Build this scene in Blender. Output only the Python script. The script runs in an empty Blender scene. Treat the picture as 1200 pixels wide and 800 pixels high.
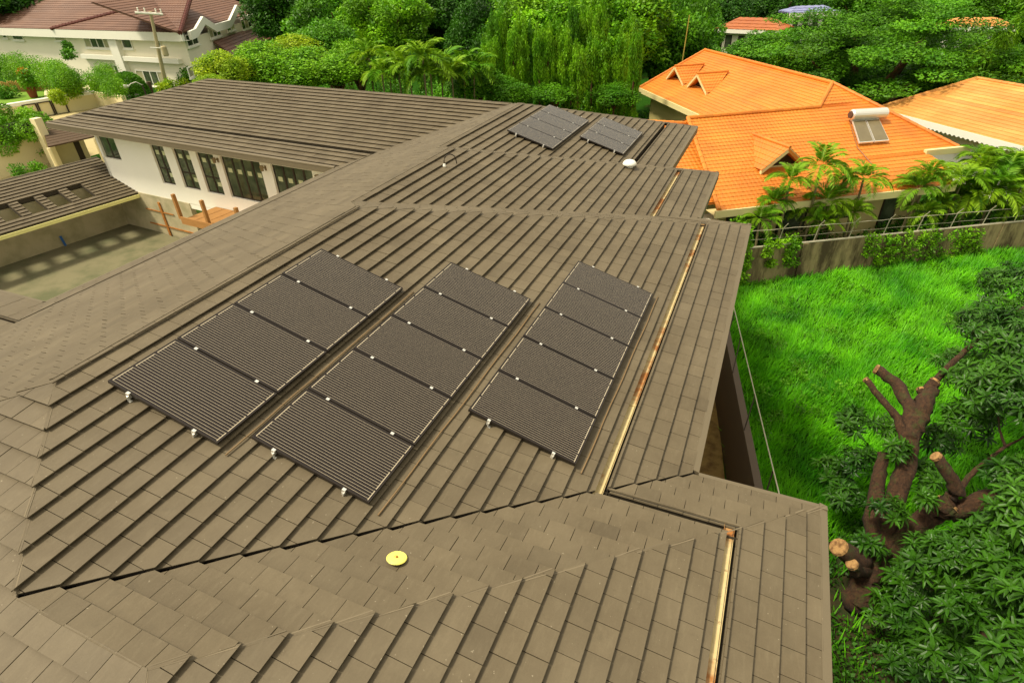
import bpy, math, random
import numpy as np
from mathutils import Matrix, Vector

rng = np.random.default_rng(11)
random.seed(11)
scene = bpy.context.scene
col = scene.collection
R = math.radians

# ------------------------------------------------------------------ camera
H = 13.6                                   # camera height above the ground, metres
FPX = 680.0                                # focal length in pixels of the 1200 x 800 photograph
CM = np.array([[0.91970078, 0.19220736, -0.34235479],
               [0.39143852, -0.51648111, 0.76159251],
               [-0.03043609, -0.83444807, -0.55024545]])   # camera (right, down, forward) -> world
cam_d = bpy.data.cameras.new('camera')
cam = bpy.data.objects.new('camera', cam_d)
col.objects.link(cam)
cam_d.sensor_width = 36.0
cam_d.lens = FPX / 1200 * 36
cam_d.clip_start = 0.1
cam_d.clip_end = 3000
cam.matrix_world = Matrix(((CM[0, 0], -CM[0, 1], -CM[0, 2], 0), (CM[1, 0], -CM[1, 1], -CM[1, 2], 0),
                           (CM[2, 0], -CM[2, 1], -CM[2, 2], H), (0, 0, 0, 1)))
scene.camera = cam

# ------------------------------------------------------------------ light
SUN_EL, SUN_AZ = R(60), R(236)             # azimuth clockwise from +Y
world = bpy.data.worlds.new('World')
scene.world = world
world.use_nodes = True
wn = world.node_tree.nodes
wl = world.node_tree.links
sky = wn.new('ShaderNodeTexSky')
sky.sky_type = 'NISHITA'
sky.sun_disc = False
sky.sun_elevation = SUN_EL
sky.sun_rotation = SUN_AZ
sky.air_density = 1.0
sky.dust_density = 6.0
sky.ozone_density = 0.6
wmix = wn.new('ShaderNodeMix')           # thin bright cloud: the blue is washed out to a warm white
wmix.data_type = 'RGBA'
wmix.inputs[0].default_value = 0.62
wl.new(sky.outputs['Color'], wmix.inputs[6])
wmix.inputs[7].default_value = (7.4, 6.7, 4.9, 1)
wl.new(wmix.outputs[2], wn['Background'].inputs['Color'])
wn['Background'].inputs['Strength'].default_value = 0.11
sd = bpy.data.lights.new('sun', 'SUN')
sd.energy = 2.8
sd.angle = R(9)
sd.color = (1.0, 0.90, 0.70)
sun = bpy.data.objects.new('sun', sd)
col.objects.link(sun)
sdir = Vector((math.sin(SUN_AZ) * math.cos(SUN_EL), math.cos(SUN_AZ) * math.cos(SUN_EL), math.sin(SUN_EL)))
sun.rotation_euler = sdir.to_track_quat('Z', 'Y').to_euler()
sun.location = (0, 0, 60)
vs = scene.view_settings
vs.view_transform = 'Standard'
vs.look = 'None'
vs.exposure = 0.66
vs.gamma = 1.0
vs.use_curve_mapping = False

# ------------------------------------------------------------------ helpers
def ray(px, py):
    return CM @ np.array([(px - 600) / FPX, (py - 400) / FPX, 1.0])
def U(px, py, z):                          # pixel -> point at world height z
    d = ray(px, py)
    k = (z - H) / d[2]
    return np.array([d[0] * k, d[1] * k, z])
def OP(px, py, n, p):                      # pixel -> point on plane (world coordinates)
    d = ray(px, py)
    o = np.array([0, 0, H])
    n = np.asarray(n, float)
    return o + d * ((n @ (np.asarray(p, float) - o)) / (n @ d))
def UD(px, py, dist):                      # pixel -> point at a horizontal distance
    d = ray(px, py)
    k = dist / math.hypot(d[0], d[1])
    return np.array([0, 0, H]) + d * k
def project(p):
    c = (np.atleast_2d(p) - np.array([0, 0, H])) @ CM
    return np.stack([600 + FPX * c[:, 0] / c[:, 2], 400 + FPX * c[:, 1] / c[:, 2], c[:, 2]], 1)

def V3(a):
    return np.asarray(a, float)

class MB:
    def __init__(s):
        s.v = []; s.f = []; s.t = []
    def poly(s, pts, tint=0.0):
        b = len(s.v)
        s.v += [tuple(map(float, p)) for p in pts]
        s.f.append(tuple(range(b, b + len(pts)))); s.t.append(tint)
    def mesh(s, pts, faces, tint=0.0):
        b = len(s.v)
        s.v += [tuple(map(float, p)) for p in pts]
        for f in faces:
            s.f.append(tuple(b + i for i in f)); s.t.append(tint)
    def box(s, x0, x1, y0, y1, z0, z1, tint=0.0):
        s.obox((x0, y0, z0), (x1 - x0, 0, 0), (0, y1 - y0, 0), (0, 0, z1 - z0), tint)
        return s
    def obox(s, o, a, b, c, tint=0.0):     # box from a corner and three edge vectors
        o, a, b, c = V3(o), V3(a), V3(b), V3(c)
        if np.dot(np.cross(a, b), c) < 0:
            a, b = b, a
        p = [o, o + a, o + a + b, o + b, o + c, o + a + c, o + a + b + c, o + b + c]
        s.mesh(p, [(3, 2, 1, 0), (4, 5, 6, 7), (0, 1, 5, 4), (1, 2, 6, 5), (2, 3, 7, 6), (3, 0, 4, 7)], tint)
        return s
    def prism(s, poly, off, tint=0.0):     # planar polygon extruded by a vector
        poly = [V3(p) for p in poly]
        off = V3(off)
        nrm = np.zeros(3)
        for i in range(len(poly)):
            nrm += np.cross(poly[i], poly[(i + 1) % len(poly)])
        if nrm @ off > 0:
            poly = poly[::-1]
        n = len(poly)
        pts = poly + [p + off for p in poly]
        fs = [tuple(range(n)), tuple(range(2 * n - 1, n - 1, -1))]
        for i in range(n):
            j = (i + 1) % n
            fs.append((i, i + n, j + n, j))
        s.mesh(pts, fs, tint)
        return s
    def tube(s, pts, rad, n=8, tint=0.0, jit=0.0):
        pts = [V3(p) for p in pts]
        if np.isscalar(rad):
            rad = [rad] * len(pts)
        rings = []
        ref = V3((0.31, 0.17, 0.93))
        for i, p in enumerate(pts):
            d = pts[min(i + 1, len(pts) - 1)] - pts[max(i - 1, 0)]
            d = d / (np.linalg.norm(d) + 1e-9)
            u = np.cross(d, ref)
            if np.linalg.norm(u) < 1e-3:
                u = np.cross(d, V3((1, 0, 0)))
            u /= np.linalg.norm(u)
            w = np.cross(d, u)
            rings.append([p + (u * math.cos(2 * math.pi * k / n) + w * math.sin(2 * math.pi * k / n)) * rad[i] * (1 + jit * random.uniform(-1, 1)) for k in range(n)])
        P = [q for r in rings for q in r]
        F = []
        for i in range(len(pts) - 1):
            for k in range(n):
                a = i * n + k
                b = i * n + (k + 1) % n
                F.append((a, b, b + n, a + n))
        F.append(tuple(range(n))[::-1])
        F.append(tuple((len(pts) - 1) * n + k for k in range(n)))
        s.mesh(P, F, tint)
        return s
    def build(s, name, mat, parent=None, loc=None, kind=None, smooth=False, mesh_only=False):
        me = bpy.data.meshes.new(name)
        v = np.array(s.v, float).reshape(-1, 3)
        off = np.zeros(3)
        if parent is not None:
            off = V3(WL[parent.name])
        if loc is not None:
            off = V3(loc)
        v = v - off
        me.from_pydata(v.tolist(), [], s.f)
        at = me.attributes.new('tint', 'FLOAT', 'FACE')
        at.data.foreach_set('value', np.array(s.t, np.float32))
        if smooth:
            me.polygons.foreach_set('use_smooth', np.ones(len(me.polygons), bool))
        me.materials.append(mat)
        me.update()
        if mesh_only:
            return me
        o = bpy.data.objects.new(name, me)
        col.objects.link(o)
        if parent is not None:
            o.parent = parent
            WL[o.name] = off
        else:
            o.location = off
            WL[o.name] = off
        if kind:
            o['kind'] = kind
        return o

WL = {}                                    # world location of every object's origin
def tag(o, label=None, cat=None, group=None, kind=None):
    if label: o['label'] = label
    if cat: o['category'] = cat
    if group: o['group'] = group
    if kind: o['kind'] = kind
    return o
def thing(name, label, cat, loc=(0, 0, 0), group=None, rotz=0.0):
    o = bpy.data.objects.new(name, None)
    o.empty_display_size = 0.3
    col.objects.link(o)
    o.location = tuple(map(float, loc))
    o.rotation_euler = (0, 0, rotz)
    WL[o.name] = V3(loc)
    return tag(o, label, cat, group)
def child(name, me, parent, loc=(0, 0, 0), rot=(0, 0, 0), scale=(1, 1, 1)):   # shared mesh under a thing, local placement
    o = bpy.data.objects.new(name, me)
    col.objects.link(o)
    o.parent = parent
    o.location = loc
    o.rotation_euler = rot
    o.scale = scale
    return o

# ------------------------------------------------------------------ materials
def nodes_of(name):
    m = bpy.data.materials.new(name)
    m.use_nodes = True
    nt = m.node_tree
    return m, nt, nt.nodes, nt.links, nt.nodes['Principled BSDF']
def mix_rgb(nt, fac, a, b, mode='MIX'):
    n = nt.nodes.new('ShaderNodeMix')
    n.data_type = 'RGBA'
    n.blend_type = mode
    for sock, v in ((n.inputs[0], fac), (n.inputs[6], a), (n.inputs[7], b)):
        if isinstance(v, bpy.types.NodeSocket):
            nt.links.new(v, sock)
        elif isinstance(v, (int, float)):
            sock.default_value = v
        else:
            sock.default_value = (*v, 1) if len(v) == 3 else v
    return n.outputs[2]
def math_n(nt, op, a, b=None, c=None):
    n = nt.nodes.new('ShaderNodeMath')
    n.operation = op
    for i, v in enumerate((a, b, c)):
        if v is None: continue
        if isinstance(v, bpy.types.NodeSocket): nt.links.new(v, n.inputs[i])
        else: n.inputs[i].default_value = v
    return n.outputs[0]
def noise(nt, vec, scale, detail=4, rough=0.6, dist=0.0):
    n = nt.nodes.new('ShaderNodeTexNoise')
    n.inputs['Scale'].default_value = scale
    n.inputs['Detail'].default_value = detail
    n.inputs['Roughness'].default_value = rough
    n.inputs['Distortion'].default_value = dist
    if vec is not None: nt.links.new(vec, n.inputs['Vector'])
    return n.outputs['Fac']
def ramp(nt, fac, a, b):
    n = nt.nodes.new('ShaderNodeMapRange')
    n.inputs[1].default_value = a
    n.inputs[2].default_value = b
    nt.links.new(fac, n.inputs[0])
    return n.outputs[0]
def position(nt):
    return nt.nodes.new('ShaderNodeNewGeometry').outputs['Position']
def scaled(nt, vec, s):
    n = nt.nodes.new('ShaderNodeMapping')
    n.inputs['Scale'].default_value = s
    nt.links.new(vec, n.inputs['Vector'])
    return n.outputs[0]
def bump(nt, bs, h, strength, dist=0.01):
    b = nt.nodes.new('ShaderNodeBump')
    b.inputs['Strength'].default_value = strength
    b.inputs['Distance'].default_value = dist
    nt.links.new(h, b.inputs['Height'])
    nt.links.new(b.outputs[0], bs.inputs['Normal'])
def attr_mult(nt, colr, amount=1.0):       # colour * (1 + tint)
    a = nt.nodes.new('ShaderNodeAttribute')
    a.attribute_name = 'tint'
    k = math_n(nt, 'MULTIPLY_ADD', a.outputs['Fac'], amount, 1.0)
    n = nt.nodes.new('ShaderNodeVectorMath')
    n.operation = 'SCALE'
    nt.links.new(colr, n.inputs[0])
    nt.links.new(k, n.inputs['Scale'])
    return n.outputs[0]
MATS = {}
def mat(name, c, rough=0.8, var=0.12, scale=2.0, c2=None, lo=0.42, hi=0.66, fine=0.06, fscale=40, bmp=0.0, bscale=60, metal=0.0, spec=0.3, tint=1.0, stretch=None):
    if name in MATS: return MATS[name]
    m, nt, N, L, bs = nodes_of(name)
    p = position(nt)
    pp = scaled(nt, p, stretch) if stretch else p
    n1 = noise(nt, pp, scale, 5, 0.6)
    c = np.array(c, float)
    a = tuple(c * (1 - var)); b = tuple(np.array(c2, float)) if c2 is not None else tuple(c * (1 + var))
    base = mix_rgb(nt, ramp(nt, n1, lo, hi) if c2 is not None else n1, tuple(c) if c2 is not None else a, b)
    n2 = noise(nt, p, fscale, 3, 0.7)
    k = math_n(nt, 'MULTIPLY_ADD', n2, 2 * fine, 1 - fine)
    vm = nt.nodes.new('ShaderNodeVectorMath'); vm.operation = 'SCALE'
    L.new(base, vm.inputs[0]); L.new(k, vm.inputs['Scale'])
    L.new(attr_mult(nt, vm.outputs[0], tint), bs.inputs['Base Color'])
    bs.inputs['Roughness'].default_value = rough
    bs.inputs['Metallic'].default_value = metal
    bs.inputs['Specular IOR Level'].default_value = spec
    if bmp:
        bump(nt, bs, noise(nt, p, bscale, 4, 0.7), bmp, 0.01)
    MATS[name] = m
    return m
def leaf_mat(name, c, c2, trans=0.27, rough=0.5, tint=1.0, scale=0.6):
    if name in MATS: return MATS[name]
    m, nt, N, L, bs = nodes_of(name)
    p = position(nt)
    f = ramp(nt, noise(nt, p, scale, 3, 0.6), 0.35, 0.65)
    base = attr_mult(nt, mix_rgb(nt, f, c, c2), tint)
    L.new(base, bs.inputs['Base Color'])
    bs.inputs['Roughness'].default_value = rough
    bs.inputs['Specular IOR Level'].default_value = 0.25
    tr = N.new('ShaderNodeBsdfTranslucent')
    L.new(base, tr.inputs['Color'])
    mx = N.new('ShaderNodeMixShader')
    mx.inputs[0].default_value = trans
    L.new(bs.outputs[0], mx.inputs[1]); L.new(tr.outputs[0], mx.inputs[2])
    L.new(mx.outputs[0], N['Material Output'].inputs['Surface'])
    MATS[name] = m
    return m

# roof tile: brown grey concrete with lichen bloom, chalky runs and per tile tint
def roof_tile_mat():
    m, nt, N, L, bs = nodes_of('grey_brown_concrete_tile')
    p = position(nt)
    n1 = noise(nt, p, 0.9, 5, 0.65)
    n2 = noise(nt, scaled(nt, p, (7, 1.4, 7)), 3.0, 4, 0.7)
    n3 = noise(nt, p, 55, 3, 0.7)
    n4 = noise(nt, p, 9, 4, 0.7)
    c = mix_rgb(nt, ramp(nt, n1, 0.33, 0.68), (0.098, 0.076, 0.043), (0.134, 0.107, 0.064))
    c = mix_rgb(nt, math_n(nt, 'MULTIPLY', ramp(nt, n2, 0.5, 0.8), 0.30), c, (0.185, 0.153, 0.095))
    c = mix_rgb(nt, math_n(nt, 'MULTIPLY', ramp(nt, n4, 0.6, 0.82), 0.45), c, (0.070, 0.054, 0.030))
    n5 = noise(nt, p, 26, 2, 0.5); n6 = noise(nt, scaled(nt, p, (1.5, 1.5, 1.5)), 2.2, 6, 0.75, 0.5)
    c = mix_rgb(nt, math_n(nt, 'MULTIPLY', ramp(nt, n5, 0.735, 0.76), 0.7), c, (0.30, 0.26, 0.18))
    c = mix_rgb(nt, math_n(nt, 'MULTIPLY', ramp(nt, n6, 0.58, 0.74), 0.38), c, (0.075, 0.062, 0.036))
    k = math_n(nt, 'MULTIPLY_ADD', n3, 0.22, 0.89)
    vm = N.new('ShaderNodeVectorMath'); vm.operation = 'SCALE'
    L.new(c, vm.inputs[0]); L.new(k, vm.inputs['Scale'])
    L.new(attr_mult(nt, vm.outputs[0]), bs.inputs['Base Color'])
    bs.inputs['Roughness'].default_value = 0.62
    bs.inputs['Specular IOR Level'].default_value = 0.32
    bump(nt, bs, n3, 0.25, 0.004)
    MATS['tile'] = m
    return m
M_tile = roof_tile_mat()
M_deck = mat('dark_roof_underlay', (0.035, 0.028, 0.02), 0.9)
M_flash = mat('brown_grey_flashing', (0.145, 0.117, 0.072), 0.6, 0.10, 1.5)
M_white = mat('white_wall_paint', (0.87, 0.85, 0.74), 0.75, 0.04, 0.8, fine=0.03, bmp=0.1)
M_soffit = mat('cream_soffit', (0.55, 0.50, 0.36), 0.8, 0.06)
M_mortar = mat('chalky_mortar', (0.172, 0.140, 0.090), 0.9, 0.1)
M_metal = mat('bright_aluminium', (0.80, 0.78, 0.70), 0.35, 0.05, metal=0.6)
M_alu = mat('dark_anodised_frame', (0.035, 0.028, 0.022), 0.4, 0.1, metal=0.4)
M_cable = mat('black_cable', (0.02, 0.018, 0.015), 0.6)
M_blk = mat('dark_void', (0.02, 0.017, 0.012), 0.9)
def gutter_mat():
    m, nt, N, L, bs = nodes_of('rusting_gutter_metal')
    p = position(nt)
    n1 = noise(nt, scaled(nt, p, (1.0, 1.0, 1.0)), 1.1, 5, 0.65)
    n2 = noise(nt, p, 7, 5, 0.7)
    c = mix_rgb(nt, n2, (0.46, 0.34, 0.13), (0.68, 0.56, 0.30))
    c = mix_rgb(nt, ramp(nt, n1, 0.50, 0.60), c, (0.34, 0.13, 0.025))
    c = mix_rgb(nt, ramp(nt, n2, 0.60, 0.72), c, (0.20, 0.10, 0.03))
    L.new(c, bs.inputs['Base Color'])
    bs.inputs['Roughness'].default_value = 0.7
    bump(nt, bs, n2, 0.3, 0.004)
    return m
M_gut = gutter_mat()
M_gut_shade = mat('shade_dark_gutter_metal', (0.06, 0.048, 0.03), 0.7, 0.2)  # gutter metal coloured dark to paint the shade inside the slots
# ================================================================== the tiled house
T17 = math.tan(R(17)); C17 = math.cos(R(17)); S17 = math.sin(R(17))
COURSE, TILE_W = 0.2585, 0.32
ZREF = H - 4.164
def plane(g, pt, t=T17):                   # z = a x + b y + c falling along plan direction g
    a, b = -t * g[0], -t * g[1]
    return (a, b, pt[2] + H - a * pt[0] - b * pt[1])
def pz(P, x, y):
    return P[0] * x + P[1] * y + P[2]
def clip_half(poly, axis, val, keep_less):
    out = []
    n = len(poly)
    for i in range(n):
        p, q = poly[i], poly[(i + 1) % n]
        dp, dq = p[axis] - val, q[axis] - val
        if not keep_less: dp, dq = -dp, -dq
        if dp <= 0: out.append(p)
        if (dp < 0 < dq) or (dq < 0 < dp):
            k = dp / (dp - dq)
            out.append((p[0] + (q[0] - p[0]) * k, p[1] + (q[1] - p[1]) * k))
    return out
def area2(p):
    return 0.5 * sum(p[i][0] * p[(i + 1) % len(p)][1] - p[(i + 1) % len(p)][0] * p[i][1] for i in range(len(p)))
class Slope:
    def __init__(s, P, poly, zref=ZREF):
        s.P, s.poly = P, poly
        s.t = math.hypot(P[0], P[1])
        s.g = (-P[0] / s.t, -P[1] / s.t)
        s.sd = (-s.g[1], s.g[0])
        s.d0 = (zref - P[2]) / s.t
        s.n = V3((-P[0], -P[1], 1)); s.n /= np.linalg.norm(s.n)
        s.local = [(x * s.sd[0] + y * s.sd[1], x * s.g[0] + y * s.g[1] + s.d0) for x, y in poly]
    def to3(s, sc, d, h):
        q = d - s.d0
        x = sc * s.sd[0] + q * s.g[0]; y = sc * s.sd[1] + q * s.g[1]
        return V3((x, y, pz(s.P, x, y))) + s.n * h
    def eave_d(s):
        return max(p[1] for p in s.local)
    def pieces(s, slot=None):              # the local polygon, cut in two by a gutter slot
        if not slot: return [s.local]
        return [clip_half(s.local, 1, slot[0], True), clip_half(s.local, 1, slot[1], False)]
def make_tiles(sl, polys, out, w=TILE_W, course=COURSE, gap=0.0036, lift=0.050, h0=0.012, thick=0.018, eh=0.0, jitter=True, phase=0.0, under=0.06):
    for poly in polys:
        if len(poly) < 3: continue
        d_lo = min(p[1] for p in poly); d_hi = max(p[1] for p in poly)
        for k in range(math.floor(d_lo / course) , math.ceil(d_hi / course) + 1):
            band = clip_half(clip_half(poly, 1, k * course - under, False), 1, (k + 1) * course, True)
            if len(band) < 3: continue
            s_lo = min(p[0] for p in band); s_hi = max(p[0] for p in band)
            sh = phase + (0.5 * w if k % 2 else 0.0)
            for j in range(math.floor((s_lo - sh) / w), math.ceil((s_hi - sh) / w) + 1):
                a = j * w + sh
                c = clip_half(clip_half(band, 0, a + gap, False), 0, a + w - gap, True)
                if len(c) < 3 or abs(area2(c)) < 0.0012: continue
                if jitter:
                    jt = random.gauss(0, 0.0016); jr = random.gauss(0, 0.0045); jd = random.gauss(0, 0.0012)
                else:
                    jt = jr = jd = 0
                def hh(p, b=0.0):
                    return h0 + eh + lift * (p[1] - k * course) / course + jt + jr * (p[0] - a - w / 2) - b
                if area2(c) < 0: c = c[::-1]
                # drop repeated points
                cc = [p for i, p in enumerate(c) if abs(p[0] - c[i - 1][0]) + abs(p[1] - c[i - 1][1]) > 1e-5]
                if len(cc) < 3: continue
                top = [sl.to3(p[0], p[1], hh(p)) for p in cc]
                bot = [sl.to3(p[0], p[1], hh(p, thick)) for p in cc]
                n = len(cc)
                e1 = top[1] - top[0]; e2 = top[2] - top[0]
                fs = [tuple(range(n)), tuple(range(2 * n - 1, n - 1, -1))]
                fs += [(i, i + n, (i + 1) % n + n, (i + 1) % n) for i in range(n)]
                if np.cross(e1, e2) @ sl.n < 0:
                    fs = [f[::-1] for f in fs]
                out.append((top + bot, fs, abs(area2(cc)), sl.n))

E1 = Slope(plane((1, 0), (-7.035, 0, -4.164)), [(-7.345, 2.905), (-5.475, 1.035), (-0.05, 6.46), (-0.02, 6.50), (-0.02, 16.30), (-7.33, 8.99)])
PS1 = plane((0, 1), (0, 1.03, -4.652))
S1 = Slope(PS1, [(-5.41, 1.015), (-3.755, 1.015), (1.665, 6.45), (0.01, 6.45)])
S2 = Slope(plane((1, 0), (-3.77, 0, -4.652)), [(-3.79, 1.03), (1.65, -4.41), (1.65, 6.47)])
S3 = Slope(plane((0, -1), (0, 1.03, -4.652)), [(-7.33, 2.92), (-9.22, 1.03), (-24, 1.03), (-24, -4.39), (1.665, -4.39), (-3.755, 1.045), (-5.425, 1.045)])
RW = R(5.5)
IC = V3((-14.64, 17.11, -6.31))
WH = V3((-math.cos(RW), math.sin(RW), 0)); WU = V3((math.sin(RW), math.cos(RW), 0))
PW = plane((-1, 0), (-7.33, 0, -4.074))
SW_ = Slope(PW, [(-7.33, 2.92), (-7.33, 8.99), (-8.0, 9.66), (-8.0, 14.07), (-8.79, 14.86), (-8.79, 21.06), (-9.44, 21.83), (IC[0], IC[1]), (-14.64, 6.45), (-9.22, 1.03)])
N1 = Slope(plane((0, 1), (-7.33, 8.99, -4.074)), [(-7.33, 8.99), (-0.02, 16.30), (-1.37, 16.30), (-8.0, 9.66)])
E2 = Slope(plane((1, 0), (-1.37, 0, -6.309)), [(-8.0, 9.66), (-1.37, 16.30), (-1.37, 20.70), (-8.0, 14.07)])
N2 = Slope(plane((0, 1), (-8.0, 14.07, -4.281)), [(-8.0, 14.07), (-1.37, 20.70), (-2.95, 20.70), (-8.79, 14.86)])
E3 = Slope(plane((1, 0), (-2.95, 0, -6.309)), [(-8.79, 14.86), (-2.95, 20.70), (-2.95, 26.9), (-8.79, 21.06)])
N3 = Slope(plane((0, 1), (-8.79, 21.06, -4.52)), [(-8.79, 21.06), (-2.95, 26.9), (-14.6, 26.9), (-9.44, 21.83)])
def wwp(s, d):
    q = IC + WH * s + WU * d
    return (q[0], q[1])
PWW = plane((-WU[0], -WU[1]), IC)
WW = Slope(PWW, [wwp(0, 0), wwp(19.7, 0), wwp(13.1, 5.22), (-9.44, 21.83)], zref=IC[2] + H + 0.6 * 0.079)
wr0, wr1 = V3((*wwp(13.1, 5.22), pz(PWW, *wwp(13.1, 5.22)))), V3((-9.44, 21.83, pz(PWW, -9.44, 21.83)))
WN = Slope(plane((WU[0], WU[1]), (wr0[0], wr0[1], wr0[2] - H)), [wwp(13.1, 5.22), (-9.44, 21.83), (-14.6, 26.9), wwp(19.7, 10.44)])
SWN = Slope(PS1, [(-9.22, 1.03), (-14.64, 6.45), (-24, 6.45), (-24, 1.03)])
WWH = Slope(plane((WH[0], WH[1]), (*wwp(13.1, 5.22), wr0[2] - H), (wr0[2] - IC[2] - H) / 6.6), [wwp(19.7, 0), wwp(19.7, 10.44), wwp(13.1, 5.22)])

house = thing('tiled_house', 'large two storey white house under brown grey flat tile hip roofs with solar panels', 'house', (-7, 6, 0))
tiles = []
slots = {}
SLOPES = dict(E1=E1, S1=S1, S2=S2, S3=S3, W=SW_, N1=N1, E2=E2, N2=N2, E3=E3, WW=WW, SWN=SWN, N3=N3, WN=WN, WWH=WWH)
deck = MB()
for nm, sl in SLOPES.items():
    ed = sl.eave_d()
    slot = (ed - 1.225, ed - 1.095) if nm not in ('N3', 'WN', 'WWH') else None
    slots[nm] = slot
    ps = sl.pieces(slot)
    inset = 0.10 if nm not in ('N3', 'WN', 'WWH') else 0.0
    tp = [clip_half(p, 1, ed - inset, True) for p in ps]
    make_tiles(sl, tp, tiles, phase=random.uniform(0, 0.3))
    for p in ps:
        if len(p) >= 3:
            q = [sl.to3(a, b, -0.012) for a, b in p]
            if np.cross(q[1] - q[0], q[2] - q[0]) @ sl.n < 0: q = q[::-1]
            deck.poly(q)
deck.build('roof_deck', M_deck, house)
# the tiles that show largest are objects, the rest is one field
cen = np.array([np.mean(t[0][:len(t[0]) // 2], 0) for t in tiles])
pr = project(cen)
dv = cen - np.array([0, 0, H]); dist = np.linalg.norm(dv, axis=1)
face = np.abs(np.einsum('ij,ij->i', dv, np.array([t[3] for t in tiles]))) / dist
score = np.array([t[2] for t in tiles]) * face / dist ** 2
inside = (pr[:, 2] > 0.3) & (pr[:, 0] > 4) & (pr[:, 0] < 1196) & (pr[:, 1] > 4) & (pr[:, 1] < 796)
order = np.argsort(-np.where(inside, score, 0))
near = set(order[:300].tolist())
field = MB()
for i, t in enumerate(tiles):
    tint = max(-0.3, min(0.3, random.gauss(0, 0.042)))
    if random.random() < 0.03: tint -= 0.10
    if i in near:
        m_ = MB(); m_.mesh(t[0], t[1], tint)
        m_.build('roof_tile', M_tile, house)
    else:
        field.mesh(t[0], t[1], tint)
field.build('roof_tile_field', M_tile, house, kind='stuff')

# chalky mortar streaks along the hips
def streak(sl, pa, pb, side, o1, o2, name='hip_mortar'):
    d = V3((pb[0] - pa[0], pb[1] - pa[1], 0)); L_ = np.linalg.norm(d); d /= L_
    nrm = V3((-d[1], d[0], 0)) * side
    q = [V3((*pa, 0)) + nrm * o1, V3((*pb, 0)) + nrm * o1, V3((*pb, 0)) + nrm * o2, V3((*pa, 0)) + nrm * o2]
    lp = [(p[0] * sl.sd[0] + p[1] * sl.sd[1], p[0] * sl.g[0] + p[1] * sl.g[1] + sl.d0) for p in q]
    out = []
    make_tiles(sl, [lp], out, w=50, gap=0, thick=0.002, eh=0.0022, jitter=False, under=0.0)
    return out
hm = MB()
for sl, pa, pb, side in ((E1, (-7.33, 2.92), (-5.44, 1.03), 1), (S3, (-7.33, 2.92), (-5.44, 1.03), -1),
                         (S1, (-3.77, 1.03), (1.6, 6.4), 1), (S2, (-3.77, 1.03), (1.6, 6.4), -1),
                         (S1, (-5.4, 1.03), (-3.77, 1.03), 1),
                         (S2, (-3.77, 1.03), (1.6, -4.34), 1), (S3, (-3.77, 1.03), (1.6, -4.34), -1),
                         (SW_, (-7.33, 2.92), (-9.22, 1.03), -1), (S3, (-7.33, 2.92), (-9.22, 1.03), 1)):
    for o1, o2, drop in ((0.004, 0.016, 0.40),):
        for t in streak(sl, pa, pb, side, o1, o2):
            if random.random() > drop:
                hm.mesh(t[0], t[1], random.uniform(-0.25, 0.10))
hm.build('hip_mortar', M_mortar, house, kind='stuff')

# concealed gutters: metal troughs in the slots
def trough(sl, slot, s0, s1, name='gutter', depth=0.055, m=None):
    m_ = MB()
    a, b = slot[0] - 0.02, slot[1] + 0.02
    zl = lambda sc, d, dz: sl.to3(sc, d, -0.02) + V3((0, 0, dz))
    zb = min(zl(0, b, 0)[2], zl(0, a, 0)[2])
    def P_(sc, d, z):
        p = sl.to3(sc, d, -0.02); return V3((p[0], p[1], z))
    z_low = zb - depth + 0.045; zt_a = zl(0, a, 0)[2]; zt_b = zl(0, b, 0)[2]
    prof = [(a, zt_a), (a, z_low), (b, z_low), (b, zt_b), (b - 0.003, zt_b), (b - 0.003, z_low + 0.003), (a + 0.003, z_low + 0.003), (a + 0.003, zt_a)]
    m_.prism([P_(s0, d, z) for d, z in prof], P_(s1, prof[0][0], zt_a) - P_(s0, prof[0][0], zt_a))
    n = max(1, int(abs(s1 - s0) / 1.9))
    o = m_.build(name, m or M_gut, house)
    for i in range(1, n):                 # lap joints
        sc = s0 + (s1 - s0) * i / n
        j = MB()
        j.prism([P_(sc, a + 0.004, z_low + 0.004), P_(sc, b - 0.004, z_low + 0.004), P_(sc, b - 0.004, z_low + 0.016), P_(sc, a + 0.004, z_low + 0.016)], P_(sc + 0.03, a, z_low) - P_(sc, a, z_low))
        j.build('gutter_lap', m or M_gut, o)
    return o
def slot_span(sl, slot):
    mid = (slot[0] + slot[1]) / 2
    p = clip_half(clip_half(sl.local, 1, mid - 0.005, False), 1, mid + 0.005, True)
    return min(q[0] for q in p), max(q[0] for q in p)
for nm, sl in SLOPES.items():
    if slots[nm]:
        s0, s1 = slot_span(sl, slots[nm])
        if nm in ('E1', 'E2', 'S2'):
            trough(sl, (slots[nm][0], slots[nm][1] - 0.045), s0 - 0.07, s1 + 0.07)
            trough(sl, (slots[nm][1] - 0.02, slots[nm][1]), s0 - 0.07, s1 + 0.07, depth=0.16, m=M_gut_shade)  # dark strip painting the shadow under the overhanging tile edge
        else: trough(sl, slots[nm], s0 - 0.07, s1 + 0.07, depth=0.24, m=M_gut_shade)

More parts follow.
